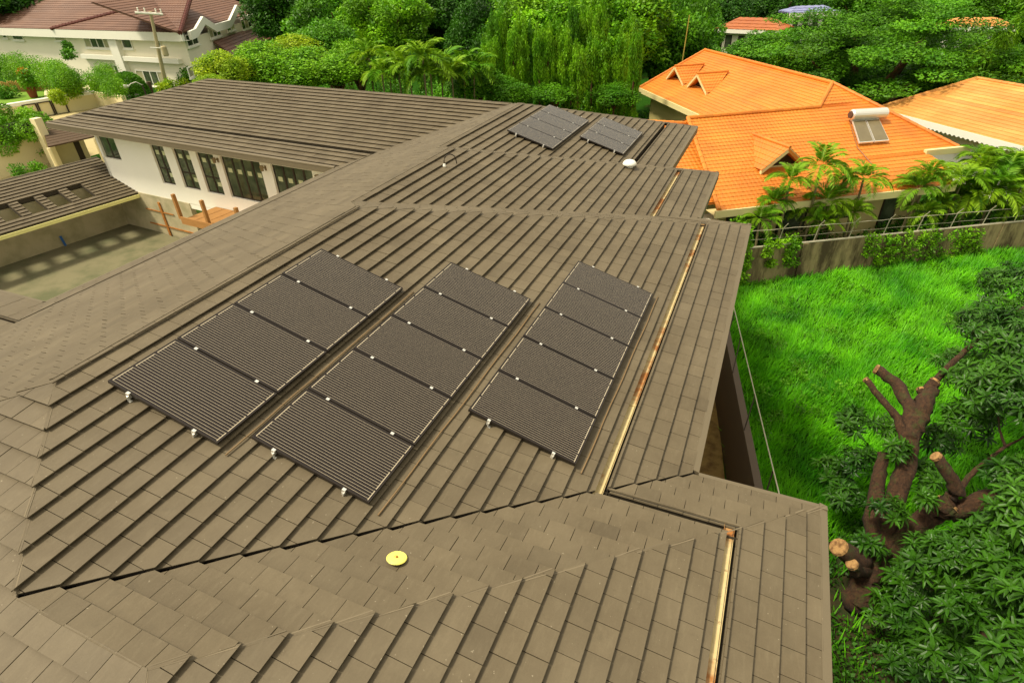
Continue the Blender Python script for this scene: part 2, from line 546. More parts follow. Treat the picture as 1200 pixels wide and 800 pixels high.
# eave edge flashings, fascias and soffits
EZ = H - 6.309
def eave(p, q, out):
    p, q = V3((*p, 0)), V3((*q, 0))
    d = q - p; L_ = np.linalg.norm(d); d /= L_
    o = V3((*out, 0))
    zz = EZ + 0.055
    MB().prism([p + V3((0, 0, zz - 0.005)), p - o * 0.10 + V3((0, 0, zz + 0.026)), p - o * 0.10 + V3((0, 0, zz - 0.03)), p + V3((0, 0, zz - 0.06))], d * L_).build('eave_flashing', M_flash, house)
    MB().obox(p - o * 0.035 + V3((0, 0, EZ - 0.20)), d * L_, o * 0.03, (0, 0, 0.19)).build('fascia', M_flash, house)
EAVES = [((-0.02, 6.45), (-0.02, 16.30), (1, 0)), ((-0.02, 16.30), (-1.37, 16.30), (0, 1)), ((-1.37, 16.30), (-1.37, 20.70), (1, 0)), ((-1.37, 20.70), (-2.95, 20.70), (0, 1)),
         ((-2.95, 20.70), (-2.95, 26.9), (1, 0)), ((1.65, 6.45), (-0.02, 6.45), (0, 1)), ((1.65, -4.39), (1.65, 6.45), (1, 0)),
         ((-14.64, 17.0), (-14.64, 6.45), (-1, 0)), ((-14.64, 6.45), (-24, 6.45), (0, 1)), ((-24, -4.39), (1.65, -4.39), (0, -1))]
for p, q, o in EAVES: eave(p, q, o)
eave(wwp(0.05, 0), wwp(19.7, 0), (-WU[0], -WU[1]))
eave(wwp(19.7, 0), wwp(19.7, 10.44), (WH[0], WH[1]))
sf = MB()
zs = EZ - 0.21
for poly in ([(-0.05, -4.3), (-0.05, 16.27), (-1.40, 16.27), (-1.40, 20.67), (-2.98, 20.67), (-2.98, 26.87), (-14.6, 26.87), (-14.6, -4.3)],
             [(1.62, -4.3), (1.62, 6.42), (-0.05, 6.42), (-0.05, -4.3)], [(-14.61, -4.3), (-14.61, 6.42), (-24, 6.42), (-24, -4.3)],
             [wwp(0.03, 0.03), wwp(19.67, 0.03), wwp(19.67, 10.4), (-14.6, 26.8)]):
    pts = [V3((x, y, zs)) for x, y in poly]
    sf.prism(pts, (0, 0, -0.02))
sf.build('soffit', M_soffit, house)
def wallbox(pts, z0, z1, name='wall', m=None, t=0.0):
    MB().prism([V3((x, y, z0)) for x, y in pts], (0, 0, z1 - z0)).build(name, m or M_white, house)
wallbox([(-1.15, 5.25), (-1.15, 15.2), (-13.5, 15.2), (-13.5, 5.25)], 0, zs - 0.021)
wallbox([(-2.5, 15.2), (-2.5, 19.6), (-13.5, 19.6), (-13.5, 15.2)], 0, zs - 0.021)
wallbox([(-4.1, 19.6), (-4.1, 25.8), (-13.5, 25.8), (-13.5, 19.6)], 0, zs - 0.021)
wallbox([(0.5, -3.2), (0.5, 5.25), (-22.8, 5.25), (-22.8, -3.2)], 0, zs - 0.021)

# ------------------------------------------------------------------ west wing wall with windows and doors
M_glass = None
def glass_mat():
    m, nt, N, L, bs = nodes_of('green_tinted_glass')
    p = position(nt)
    c = mix_rgb(nt, ramp(nt, noise(nt, p, 1.2, 3, 0.6), 0.4, 0.65), (0.045, 0.062, 0.034), (0.115, 0.145, 0.080))
    L.new(c, bs.inputs['Base Color'])
    bs.inputs['Roughness'].default_value = 0.06
    bs.inputs['Specular IOR Level'].default_value = 0.7
    return m
M_glass = glass_mat()
M_dfr = mat('dark_brown_window_frame', (0.035, 0.022, 0.013), 0.45)
M_stick = mat('pale_sticker_paper', (0.55, 0.58, 0.34), 0.7)
M_lampm = mat('bronze_lamp_metal', (0.25, 0.19, 0.10), 0.5, metal=0.3)
WALL0 = IC + WU * 1.0
WALL0[2] = 0
def wpt(s, z, off=0.0):                    # s west along the wall, z above ground, off = out of the wall towards the south
    return V3((WALL0[0], WALL0[1], 0)) + WH * s - WU * off + V3((0, 0, z))
zf = H - 9.64                              # underside of the upper floor
wz0 = H - 8.83
zt = zs - 0.021
OPEN = [(11.97, 13.0, 0), (10.1, 11.3, 0), (8.40, 9.6, 0), (5.40, 7.95, 1), (2.35, 4.75, 1), (-0.6, 1.6, 1), (15.9, 17.55, 2)]
def wall_piece(s0, s1, z0, z1):
    MB().obox(wpt(s0, z0), WH * (s1 - s0), WU * 0.2, (0, 0, z1 - z0)).build('wall', M_white, house)
wtop = zt
wall_piece(-1.2, 17.6, zf, wz0 - 0.0 if False else wz0)
edges = sorted([(o[0], o[1]) for o in OPEN])
cur = -1.2
for a, b in edges:
    if a > cur: wall_piece(cur, a, wz0, wtop)
    wall_piece(a, b, wtop - 0.12, wtop)
    cur = b
wall_piece(cur, 17.6, wz0, wtop)
wall_piece(15.9, 17.55, wz0, H - 8.03)
for s0, s1, kind in OPEN:
    z0 = wz0 if kind != 2 else H - 8.03
    z1 = wtop - 0.12
    w = MB()
    win = None
    fr = MB()
    f = 0.055
    npan = {0: 2, 1: 4, 2: 2}[kind]
    fr.obox(wpt(s0, z0, -0.10), WH * (s1 - s0), WU * 0.06, (0, 0, f))
    fr.obox(wpt(s0, z1 - f, -0.10), WH * (s1 - s0), WU * 0.06, (0, 0, f))
    for i in range(npan + 1):
        ww_ = f if i in (0, npan) else 0.10
        c_ = s0 + (s1 - s0) * i / npan
        c0 = min(max(c_ - ww_ / 2, s0), s1 - ww_)
        fr.obox(wpt(c0, z0 + f, -0.097), WH * ww_, WU * 0.05, (0, 0, z1 - z0 - 2 * f))
    if kind == 0:
        fr.obox(wpt(s0, z0 + 0.72, -0.094), WH * (s1 - s0), WU * 0.05, (0, 0, 0.06))
    win = fr.build('window' if kind != 1 else 'glazed_door', M_dfr, house)
    for i in range(npan):
        a = s0 + (s1 - s0) * i / npan + 0.03; b = s0 + (s1 - s0) * (i + 1) / npan - 0.03
        MB().obox(wpt(a, z0 + 0.05, -0.115), WH * (b - a), WU * 0.008, (0, 0, z1 - z0 - 0.1)).build('pane', M_glass, win)
        if kind != 2:
            mid = (a + b) / 2
            for zz in ((z0 + 0.36, z0 + 1.42) if kind == 0 else (z0 + 1.15,)):
                if kind == 0 and zz < z0 + 1 and i == 1: continue
                MB().obox(wpt(mid - 0.13, zz, -0.108), WH * 0.26, WU * 0.004, (0, 0, 0.2)).build('sticker', M_stick, win)
for s_ in (8.12, 5.08, 1.9):              # wall lamps on the pillars
    lm = MB()
    lm.obox(wpt(s_ - 0.05, H - 7.25, 0.03), WH * 0.1, WU * 0.03, (0, 0, 0.2))
    lm.tube([wpt(s_, H - 7.12, 0.03), wpt(s_, H - 7.10, 0.2)], 0.02, 6)
    lm.tube([wpt(s_, H - 7.22, 0.2), wpt(s_, H - 7.0, 0.2)], [0.07, 0.09], 8)
    lm.build('wall_lamp', M_lampm, house)
# side wall at the west end of the wing, floor slab, recessed ground floor
MB().obox(wpt(17.6, zf), WU * 7.5, WH * -0.2, (0, 0, wtop - zf)).build('wall', M_white, house)
MB().obox(wpt(-1.2, zf - 0.02, -0.01), WH * 18.7, WU * 7.2, (0, 0, -0.25)).build('floor_slab', M_white, house)
M_red = mat('dark_red_brown_wall', (0.10, 0.025, 0.012), 0.8, 0.3)
MB().obox(wpt(-1.2, 0, -2.6), WH * 12.5, WU * 0.2, (0, 0, zf - 0.3)).build('ground_floor_wall', M_red, house)
M_conc = mat('weathered_raw_concrete', (0.46, 0.40, 0.25), 0.9, scale=1.2, c2=(0.33, 0.30, 0.17), fine=0.10, fscale=18, bmp=0.3)
cw = MB().obox(wpt(11.4, 0, 0.04), WH * 6.6, WU * 0.25, (0, 0, zf - 0.005)).build('concrete_wall', M_conc, house)
M_rust = mat('orange_rust', (0.42, 0.17, 0.03), 0.8, c2=(0.25, 0.09, 0.02), scale=4)
MB().obox(wpt(13.85, 0.2, 0.10), WH * 0.16, WU * 0.05, (0, 0, zf - 0.5)).build('rusty_steel_strip', M_rust, house)
MB().obox(wpt(11.5, 2.3, 0.09), WH * 3.9, WU * 0.04, (0, 0, 0.06)).build('rusty_steel_strip', M_rust, house)
MB().obox(wpt(13.0, 3.1, 0.085), WH * 2.3, WU * 0.03, (0, 0, 0.05)).build('rusty_steel_strip', M_rust, house)
# timber balcony platform in front of the doors
M_wood = mat('raw_orange_timber', (0.34, 0.17, 0.05), 0.8, 0.25, 3.0, stretch=(1, 1, 6))
balc = MB()
balc.obox(wpt(2.0, zf - 0.02, 0.0), WH * 7.4, WU * -1.7, (0, 0, 0.12))
bo = balc.build('balcony_slab', M_conc, house)
for i in range(11):
    MB().obox(wpt(2.1 + i * 0.66, zf + 0.1, 0.03), WH * 0.62, WU * -1.6, (0, 0, 0.045), ).build('plank', M_wood, bo)
for s_ in (9.55, 7.6, 5.4):
    MB().obox(wpt(s_, zf + 0.1, 1.62), WH * 0.14, WU * -0.14, (0, 0, 1.15)).build('timber_post', M_wood, house)
MB().obox(wpt(2.0, zf - 0.1, 1.74), WH * 7.5, WU * -0.06, (0, 0, 0.34)).build('timber_beam', M_wood, house)

# ------------------------------------------------------------------ solar panels
def panel_mat():
    m, nt, N, L, bs = nodes_of('solar_cells')
    tc = N.new('ShaderNodeTexCoord')
    sp = N.new('ShaderNodeSeparateXYZ')
    L.new(tc.outputs['Object'], sp.inputs[0])
    x, y = sp.outputs[0], sp.outputs[1]
    # 24 collector lines across the 0.992 m side
    fx = math_n(nt, 'FRACT', math_n(nt, 'MULTIPLY', math_n(nt, 'SUBTRACT', x, 0.022), 24 / 0.948))
    d = math_n(nt, 'ABSOLUTE', math_n(nt, 'SUBTRACT', fx, 0.5))
    line = math_n(nt, 'LESS_THAN', d, 0.05)
    iny = math_n(nt, 'MULTIPLY', math_n(nt, 'GREATER_THAN', y, 0.035), math_n(nt, 'LESS_THAN', y, 1.615))
    inx = math_n(nt, 'MULTIPLY', math_n(nt, 'GREATER_THAN', x, 0.022), math_n(nt, 'LESS_THAN', x, 0.970))
    line = math_n(nt, 'MULTIPLY', math_n(nt, 'MULTIPLY', line, iny), inx)
    # end ribbons: three pieces at the top end, two and a half at the bottom
    ft = math_n(nt, 'FRACT', math_n(nt, 'MULTIPLY', math_n(nt, 'SUBTRACT', x, 0.022), 3 / 0.948))
    top = math_n(nt, 'MULTIPLY', math_n(nt, 'COMPARE', y, 1.618, 0.0055), math_n(nt, 'COMPARE', ft, 0.5, 0.44))
    fb = math_n(nt, 'FRACT', math_n(nt, 'MULTIPLY_ADD', math_n(nt, 'SUBTRACT', x, 0.022), 3 / 0.948, 0.5))
    bot = math_n(nt, 'MULTIPLY', math_n(nt, 'COMPARE', y, 0.032, 0.0055), math_n(nt, 'COMPARE', fb, 0.5, 0.46))
    tick = math_n(nt, 'MULTIPLY', math_n(nt, 'MAXIMUM', top, bot), inx)
    allm = math_n(nt, 'MAXIMUM', line, tick)
    # cell gaps
    fc = math_n(nt, 'FRACT', math_n(nt, 'MULTIPLY', y, 10 / 1.585))
    gapm = math_n(nt, 'LESS_THAN', fc, 0.012)
    oi = N.new('ShaderNodeObjectInfo')
    nz = noise(nt, tc.outputs['Object'], 2.2, 3, 0.6)
    cell = mix_rgb(nt, nz, (0.012, 0.0085, 0.0075), (0.022, 0.016, 0.013))
    cell = mix_rgb(nt, math_n(nt, 'MULTIPLY', gapm, 0.5), cell, (0.02, 0.014, 0.011))
    c = mix_rgb(nt, allm, cell, (0.42, 0.36, 0.25))
    L.new(c, bs.inputs['Base Color'])
    bs.inputs['Roughness'].default_value = 0.13
    bs.inputs['Specular IOR Level'].default_value = 0.3
    return m
M_cell = panel_mat()
pm = MB().box(0.012, 0.980, 0.012, 1.638, -0.006, -0.0015).build('glass', M_cell, mesh_only=True)
fm = MB()
for a in ((0, 0.992, 0, 0.012), (0, 0.992, 1.638, 1.65), (0, 0.012, 0.012, 1.638), (0.980, 0.992, 0.012, 1.638)):
    fm.box(a[0], a[1], a[2], a[3], -0.04, 0.0)
fm = fm.build('frame', M_alu, mesh_only=True)
bk = MB().box(0.0125, 0.9795, 0.0125, 1.6375, -0.012, -0.0065).build('backsheet', mat('white_backsheet', (0.6, 0.58, 0.5), 0.6), mesh_only=True)
PROT = Matrix(((0, -C17, S17), (1, 0, 0), (0, S17, C17))).to_euler()
ROWS = [((-6.80, 3.18, -4.10), 4, 'four-panel row along the ridge'),
        ((-5.00, 3.462, -4.652), 5, 'five-panel row between two other rows'),
        ((-3.145, 5.435, -5.218), 5, 'five-panel row beside the rusty roof gutter'),
        ((-7.93, 17.88, -4.645), 4, 'four-panel block up by the orange house'),
        ((-6.09, 19.90, -5.205), 3, 'three-panel block near the orange house')]
ORD = ['first', 'second', 'third', 'fourth', 'fifth']
def rail_vec(u, v, w, o):
    return V3(o) + V3((0, 1, 0)) * u + V3((-C17, 0, S17)) * v + V3((S17, 0, C17)) * w
for ri, (o, n, desc) in enumerate(ROWS):
    org = V3(o) + V3((1.65 * C17, 0, -1.65 * S17 + H))
    for i in range(n):
        tp = rail_vec(i * 1.012, 0, 0, org)
        t = bpy.data.objects.new('solar_panel', None)
        col.objects.link(t)
        t.location = tp
        t.rotation_euler = (PROT[0] + random.gauss(0, 0.0015), PROT[1] + random.gauss(0, 0.0015), PROT[2])
        t.empty_display_size = 0.2
        tag(t, '%s solar panel from the %s of the %s' % (ORD[i], 'valley end' if ri < 3 else 'vent end', desc), 'solar panel', 'black solar panels on the grey tile roof')
        child('frame', fm, t)
        child('glass', pm, t)
        child('backsheet', bk, t)
    Ln = n * 1.012 - 0.02
    for rv, rn in ((0.33, 'lower'), (1.32, 'upper')):
        base = rail_vec(0, rv, 0, org)
        t = thing('mounting_rail', 'aluminium rail under the %s part of the %s' % (rn, desc), 'rail', rail_vec(0, rv, -0.13, org), 'rails under the solar panels')
        def ob(u0, u1, v0, v1, w0, w1, mb):
            mb.obox(rail_vec(u0, rv + v0, w0, org), V3((0, 1, 0)) * (u1 - u0), V3((-C17, 0, S17)) * (v1 - v0), V3((S17, 0, C17)) * (w1 - w0))
        mb = MB(); ob(-0.03, Ln + 0.03, -0.02, 0.02, -0.082, -0.0405, mb); mb.build('rail', M_metal, t)
        for k in range(n + 1):            # end and middle clamps
            u = k * 1.012 - 0.01
            mb = MB()
            if k == 0:
                ob(-0.028, -0.001, -0.022, 0.022, -0.045, 0.003, mb); ob(-0.028, 0.010, -0.022, 0.022, 0.0005, 0.005, mb)
            elif k == n:
                ob(Ln + 0.001, Ln + 0.028, -0.022, 0.022, -0.045, 0.003, mb); ob(Ln - 0.010, Ln + 0.028, -0.022, 0.022, 0.0005, 0.005, mb)
            else:
                ob(u - 0.006, u + 0.006, -0.022, 0.022, -0.045, 0.002, mb); ob(u - 0.020, u + 0.020, -0.022, 0.022, 0.0008, 0.006, mb)
            mb.build('clamp', M_metal, t)
        nf = max(2, int(Ln / 1.3) + 1)
        for k in range(nf):               # hooked feet
            u = -0.045 + (Ln + 0.04) * k / (nf - 1)
            mb = MB(); ob(u, u + 0.035, -0.018, -0.006, -0.135, -0.03, mb); ob(u, u + 0.035, -0.05, -0.006, -0.112, -0.100, mb)
            mb.build('foot', M_metal, t)

# conduits running beside the panel rows
M_cond = mat('brown_conduit', (0.20, 0.13, 0.06), 0.6)
for ri, (du, lab) in enumerate(((0.12, 'thin brown conduit running on tiles beside the four-panel ridge row'), (0.13, 'thin brown conduit running on tiles beside the middle five-panel row'), (0.09, 'thin brown conduit running on tiles between five-panel row and rusty gutter'))):
    o, n, _ = ROWS[ri]
    org = V3(o) + V3((1.65 * C17 + du, 0, -1.65 * S17 - du * T17 + H - 0.075))
    pts = [org + V3((0.006 * math.sin(i * 1.3), -0.04 + i * (n * 1.012 + 0.14) / 14, 0.004 * math.sin(i * 2.1))) for i in range(15)]
    tag(MB().tube(pts, 0.011, 6).build('conduit', M_cond, loc=pts[0], smooth=True), lab, 'conduit', None)
    # clips
# roof fittings
M_yel = mat('yellow_plastic', (0.80, 0.72, 0.16), 0.45, 0.1, 8)
def lathe(prof, c, ax, n=24):             # profile of (radius, height) about axis ax through c
    ax = V3(ax); ax /= np.linalg.norm(ax)
    u = np.cross(ax, V3((0.3, 1, 0.1))); u /= np.linalg.norm(u)
    w = np.cross(ax, u)
    P_, F_ = [], []
    for r_, h_ in prof:
        for k in range(n):
            a = 2 * math.pi * k / n
            P_.append(V3(c) + ax * h_ + (u * math.cos(a) + w * math.sin(a)) * r_)
    for i in range(len(prof) - 1):
        for k in range(n):
            F_.append((i * n + k, i * n + (k + 1) % n, (i + 1) * n + (k + 1) % n, (i + 1) * n + k))
    F_.append(tuple(range(n))[::-1]); F_.append(tuple((len(prof) - 1) * n + k for k in range(n)))
    return P_, F_
dp = OP(465, 654, S1.n, S1.to3(0, 3, 0.068))
t = thing('yellow_disc', 'round yellow plastic cap lying flat on the lower grey roof', 'cap', dp)
m_ = MB(); m_.mesh(*lathe([(0.105, 0), (0.108, 0.008), (0.100, 0.016), (0.088, 0.014), (0.082, 0.018), (0.03, 0.022), (0.026, 0.016), (0.001, 0.016)], dp, S1.n, 28)); m_.build('disc', M_yel, t)
m_ = MB(); m_.mesh(*lathe([(0.013, 0.016), (0.013, 0.026), (0.002, 0.029)], dp, S1.n, 10)); m_.build('screw', M_rust, t)
vp = OP(737.5, 196, E2.n, E2.to3(0, 0, 0.03) if False else V3((-1.37, 0, EZ + 0.03)))
t = thing('roof_vent', 'white domed plastic vent on the roof below the far panels', 'vent', vp)
m_ = MB(); m_.mesh(*lathe([(0.11, -0.05), (0.11, 0.08)], vp, (0, 0, 1), 16)); m_.build('collar', M_white, t)
m_ = MB(); m_.mesh(*lathe([(0.20, 0.07), (0.215, 0.10), (0.20, 0.15), (0.15, 0.20), (0.08, 0.225), (0.01, 0.23)], vp, (0, 0, 1), 20)); m_.build('dome', mat('white_plastic', (0.82, 0.80, 0.70), 0.4, 0.03), t, smooth=True)
gp = OP(521, 196, E2.n, V3((-1.37, 0, EZ + 0.03)))
t = thing('gooseneck_pipe', 'thin bent metal gooseneck pipe standing on the roof ridge', 'pipe', gp)
arc = [gp + V3((0, 0, 0)), gp + V3((0, 0, 0.12))] + [gp + V3((0.12 - 0.12 * math.cos(a), 0.10 - 0.10 * math.cos(a), 0.14 + 0.17 * math.sin(a))) for a in np.linspace(0.2, 3.1, 9)] + [gp + V3((0.25, 0.21, 0.05))]
MB().tube(arc, 0.013, 7).build('pipe', M_alu, t, smooth=True)
m_ = MB(); m_.mesh(*lathe([(0.035, 0.0), (0.045, 0.03), (0.03, 0.08), (0.012, 0.09)], gp, (0, 0, 1), 12)); m_.build('base_collar', MATS['white_plastic'], t)
# ================================================================== ground and the setting
def ground_mat():
    m, nt, N, L, bs = nodes_of('green_ground')
    p = position(nt)
    n1 = noise(nt, p, 0.25, 6, 0.65); n2 = noise(nt, p, 2.5, 5, 0.7)
    c = mix_rgb(nt, ramp(nt, n2, 0.35, 0.7), (0.012, 0.05, 0.003), (0.026, 0.095, 0.005))
    c = mix_rgb(nt, ramp(nt, n1, 0.55, 0.7), c, (0.05, 0.04, 0.014))
    L.new(c, bs.inputs['Base Color'])
    bs.inputs['Roughness'].default_value = 0.95
    bs.inputs['Specular IOR Level'].default_value = 0.05
    bump(nt, bs, n2, 0.6, 0.08)
    return m
M_ground = ground_mat()
gx = np.concatenate([np.linspace(-420, -130, 9), np.linspace(-120, 60, 46), np.linspace(70, 420, 9)])
gy = np.concatenate([np.linspace(-150, -20, 5), np.linspace(-10, 140, 38), np.linspace(150, 700, 10)])
def gz(x, y):                              # the ground climbs a little under the white house to the west
    k = min(max((-x - 52) / 14.0, 0), 1)
    k = k * k * (3 - 2 * k)
    return 1.75 * k
g = MB()
pts = [(x, y, gz(x, y)) for y in gy for x in gx]
nx = len(gx)
fs = [(j * nx + i, j * nx + i + 1, (j + 1) * nx + i + 1, (j + 1) * nx + i) for j in range(len(gy) - 1) for i in range(nx - 1)]
g.mesh(pts, fs)
tag(g.build('ground', M_ground, smooth=True), kind='structure')
M_soil = mat('trodden_orange_soil', (0.30, 0.19, 0.06), 0.95, c2=(0.16, 0.09, 0.03), scale=3, fine=0.2, fscale=25, bmp=0.5)
g = MB(); g.poly([(x, y, 0.02) for x, y in ((-1.2, 5.2), (1.4, 5.2), (1.35, 10.5), (-0.7, 22.0), (-2.4, 22.0))])
tag(g.build('soil_path', M_soil), kind='structure')
g = MB().box(-29.9, -13.6, 6.6, 17.9, 0.0, 0.05)
tag(g.build('courtyard_pavement', M_conc), kind='structure')

# ------------------------------------------------------------------ low annex roof with open skylight bays in the courtyard
LA = V3((-31.1, 13.4, H - 9.7)); LB = V3((-30.05, 19.4, H - 9.7))
LL = (LB - LA) / np.linalg.norm(LB - LA); LU = V3((-LL[1], LL[0], 0))
annex = thing('annex', 'low courtyard annex with grey tiled roof pierced by open skylight bays', 'annex', (-32.5, 15, 0))
T19 = math.tan(R(18))
def lpt(s, d): q = LA + LL * s + LU * d; return (q[0], q[1])
PL = plane((-LU[0], -LU[1]), (LA[0], LA[1], LA[2] - H), T19)
def ltile(polys, mb, dk):
    out = []
    for ps in polys:
        sl = Slope(PL, [lpt(*q) for q in ps], zref=LA[2] + 0.002)
        make_tiles(sl, [sl.local], out)
        q = [V3((*lpt(*a), pz(PL, *lpt(*a)) - 0.012)) for a in ps]
        dk.prism(q, (0, 0, -0.16))
    for t in out: mb.mesh(t[0], t[1], random.gauss(0, 0.05))
tm, dk = MB(), MB()
fins = [(-3.12, -2.72), (-2.02, -1.62), (-0.92, -0.52), (0.2, 0.60), (1.3, 1.70), (2.4, 2.80), (3.5, 3.90), (4.6, 6.35)]
ltile([[(-8, 2.06), (6.6, 2.06), (6.6, 3.95), (-8, 3.95)], [(-8, 0), (6.35, 0), (6.35, 0.75), (-8, 0.75)], [(-8, 0.75), (-3.8, 0.75), (-3.8, 2.0), (-8, 2.0)]] +
      [[(a, 0.75), (b, 0.75), (b, 2.0), (a, 2.0)] for a, b in fins], tm, dk)
tm.build('roof_tile_field', M_tile, annex, kind='stuff')
dk.build('roof_beams', mat('dark_timber', (0.05, 0.04, 0.025), 0.9), annex)
M_yfas = mat('yellow_cream_fascia', (0.74, 0.70, 0.28), 0.6, 0.06)
MB().obox(LA + LL * -8 + V3((0, 0, -0.20)) - LU * 0.05, LL * 14.4, LU * -0.05, (0, 0, 0.17)).build('fascia', M_yfas, annex)
MB().obox(LA + LL * -8 + LU * 2.12 + V3((0, 0, -2.5)), LL * 14.5, LU * 0.2, (0, 0, 2.95)).build('back_wall', M_conc, annex)
MB().obox(LA + LL * -8 + LU * 3.95 + V3((0, 0, -3.9)), LL * 14.4, LU * 0.2, (0, 0, 5.0)).build('rear_wall', M_conc, annex)
MB().obox(V3((*lpt(-8, 2.1), 0)), LL * 14.3, LU * -6.0, (0, 0, 1.85)).build('terrace_slab', mat('mossy_screed', (0.17, 0.155, 0.085), 0.95, c2=(0.10, 0.105, 0.05), scale=0.8, bmp=0.2), annex)
MB().obox(OP(69, 277, LU, LA + LU * 2.08), V3((0, 0, -0.85)) + LL * 0.06, LL * 0.10, LU * -0.05).build('blue_pipe', mat('blue_plastic', (0.03, 0.12, 0.36), 0.5), annex)
pk = thing('plank', 'long yellow timber plank leaning on the courtyard wall below the eave', 'plank', (-22.1, 13.1, 2.05)) if False else None
p0, p1 = U(132, 335, H - 11.2), U(188, 307, H - 11.2)
d_ = (p1 - p0)
tag(MB().obox(p0, d_, V3((-0.3, 0.12, 0)), (0, 0, 0.06)).build('formwork_board', mat('yellow_formwork_timber', (0.72, 0.52, 0.12), 0.7, 0.1, 3), loc=p0), 'yellow formwork board lying in the courtyard below the tiled eave', 'board')
s_ = MB().obox(V3((p0[0] - 1.5, p0[1] - 2.5, 0)), (3.2, 0, 0), (0, 8.0, 0), (0, 0, H - 11.27))
s_.build('planter_wall', M_conc, annex)

# ------------------------------------------------------------------ boundary wall of brown sheet and its leaning rail on the east side
M_brown = mat('brown_boundary_paint', (0.055, 0.032, 0.018), 0.55, 0.2, 1.0)
zb = H - 11.1
wa, wb = U(885, 571, zb), U(852, 403, zb)
wd = (wb - wa) / np.linalg.norm(wb - wa)
bw = thing('boundary_wall', 'dark brown painted boundary wall between tiled house and grassy lot', 'wall', (wa[0], wa[1], 0))
wn_ = V3((wd[1], -wd[0], 0))
MB().obox(V3((wa[0], wa[1], 0)) - wd * 6.5, wd * 17.2, wn_ * 0.15, (0, 0, zb)).build('panel', M_brown, bw)
MB().obox(V3((wa[0], wa[1], zb)) - wd * 6.5 - wn_ * 0.02, wd * 17.2, wn_ * 0.19, (0, 0, 0.05)).build('capping', mat('light_brown_capping', (0.10, 0.07, 0.045), 0.6), bw)
M_rail = mat('pale_galvanised_pipe', (0.50, 0.46, 0.34), 0.5, 0.08, metal=0.3)
M_dsteel = mat('dark_steel', (0.05, 0.035, 0.025), 0.55)
rl = thing('fence_rail', 'pale pipe rail held out over the grass by dark struts', 'rail', (wa[0], wa[1], zb))
ra, rb = U(914, 582, H - 10.2), U(860, 360, H - 10.2)
rdir = rb - ra
MB().tube([ra - rdir * 0.35, ra + rdir * 0.5 , ra + rdir * 1.12], 0.015, 7).build('pipe', M_rail, rl)
for b_, t_ in (((858.5, 437), (868, 395)), ((872, 504), (885, 462)), ((896, 583), (906, 551)), ((851, 398), (861, 366))):
    P0 = U(*b_, zb + 0.04); P1 = U(*t_, H - 10.2)
    MB().tube([P0, P1], 0.018, 6).build('strut', M_dsteel, rl)

# ------------------------------------------------------------------ weathered concrete wall behind the grass, with pipe fence
def oldwall_mat():
    m, nt, N, L, bs = nodes_of('stained_concrete_wall')
    p = position(nt)
    n1 = noise(nt, scaled(nt, p, (1, 1, 0.25)), 1.1, 6, 0.7); n2 = noise(nt, p, 4, 5, 0.7); n3 = noise(nt, scaled(nt, p, (3, 3, 0.4)), 1.3, 5, 0.7)
    c = mix_rgb(nt, n2, (0.24, 0.18, 0.08), (0.40, 0.32, 0.16))
    c = mix_rgb(nt, ramp(nt, n1, 0.42, 0.58), c, (0.075, 0.052, 0.022))
    c = mix_rgb(nt, ramp(nt, n3, 0.58, 0.72), c, (0.06, 0.05, 0.02))
    L.new(c, bs.inputs['Base Color']); bs.inputs['Roughness'].default_value = 0.95
    bump(nt, bs, n2, 0.5, 0.03)
    return m
M_old = oldwall_mat()
XA, XB = U(900, 330, 0), U(1195, 292, 0)
XD = (XB - XA) / np.linalg.norm(XB - XA); XN = V3((-XD[1], XD[0], 0))   # XN points away from the camera
ow = thing('concrete_wall', 'stained old concrete wall along the far edge of the grass', 'wall', XA)
segs = [(-6.0, -2.2), (-2.2, 1.4), (1.4, 5.2), (5.2, 8.9), (8.9, 12.7), (12.7, 16.5), (16.5, 21)]
for i, (a, b) in enumerate(segs):
    hgt = 1.86 - 0.021 * (a + b) / 2
    MB().obox(XA + XD * (a + 0.01), XD * (b - a - 0.02), XN * 0.18, (0, 0, hgt)).build('wall_panel', M_old, ow)
    MB().obox(XA + XD * a - XN * 0.05, XD * 0.28, XN * 0.30, (0, 0, hgt + 0.04)).build('pier', M_old, ow)
    MB().tube([XA + XD * a + XN * 0.06 + V3((0, 0, hgt + 0.08)), XA + XD * b + XN * 0.06 + V3((0, 0, 1.86 - 0.021 * b + 0.05))], 0.05, 7).build('top_pipe', M_rail, ow)
pf = thing('pipe_fence', 'thin pipe and wire fence standing on the old concrete wall', 'fence', XA + XN * 0.1 + V3((0, 0, 1.8)))
def ftop(a): return 2.72 - 0.027 * a
for i in range(14):
    a = -5.6 + i * 1.9
    b0 = XA + XD * a + XN * 0.1 + V3((0, 0, 1.8 - 0.021 * a))
    tp = XA + XD * (a + 0.12) + XN * 0.1 + V3((0, 0, ftop(a)))
    MB().tube([b0, tp, tp + XD * 0.10 - XN * 0.12 + V3((0, 0, 0.26))], 0.022, 6).build('post', M_rail, pf)
for k in range(2):
    o_ = k * 0.45
    ps = [XA + XD * a + XN * 0.1 + V3((0, 0, ftop(a) - o_ - 0.03 * math.sin((a + 5) * 1.65) ** 2)) for a in np.linspace(-5.8, 20, 40)]
    MB().tube(ps, 0.008 if k else 0.014, 5).build('wire', M_rail, pf)

aw = [U(820, 252, H - 10.9), U(832, 250, H - 10.9), U(856, 267, H - 11.1), U(826, 266, H - 11.1)]
t = thing('awning', 'small white awning sheet between tiled eave and orange house', 'awning', (aw[0][0], aw[0][1], 0))
MB().prism(aw, (0, 0, -0.05)).build('sheet', mat('white_awning', (0.85, 0.80, 0.66), 0.6, 0.04), t)
for q in aw[1:3]: MB().tube([V3((q[0] * 0.99, q[1], 0)), V3((q[0] * 0.99, q[1], q[2] - 0.05))], 0.03, 6).build('post', M_rail, t)
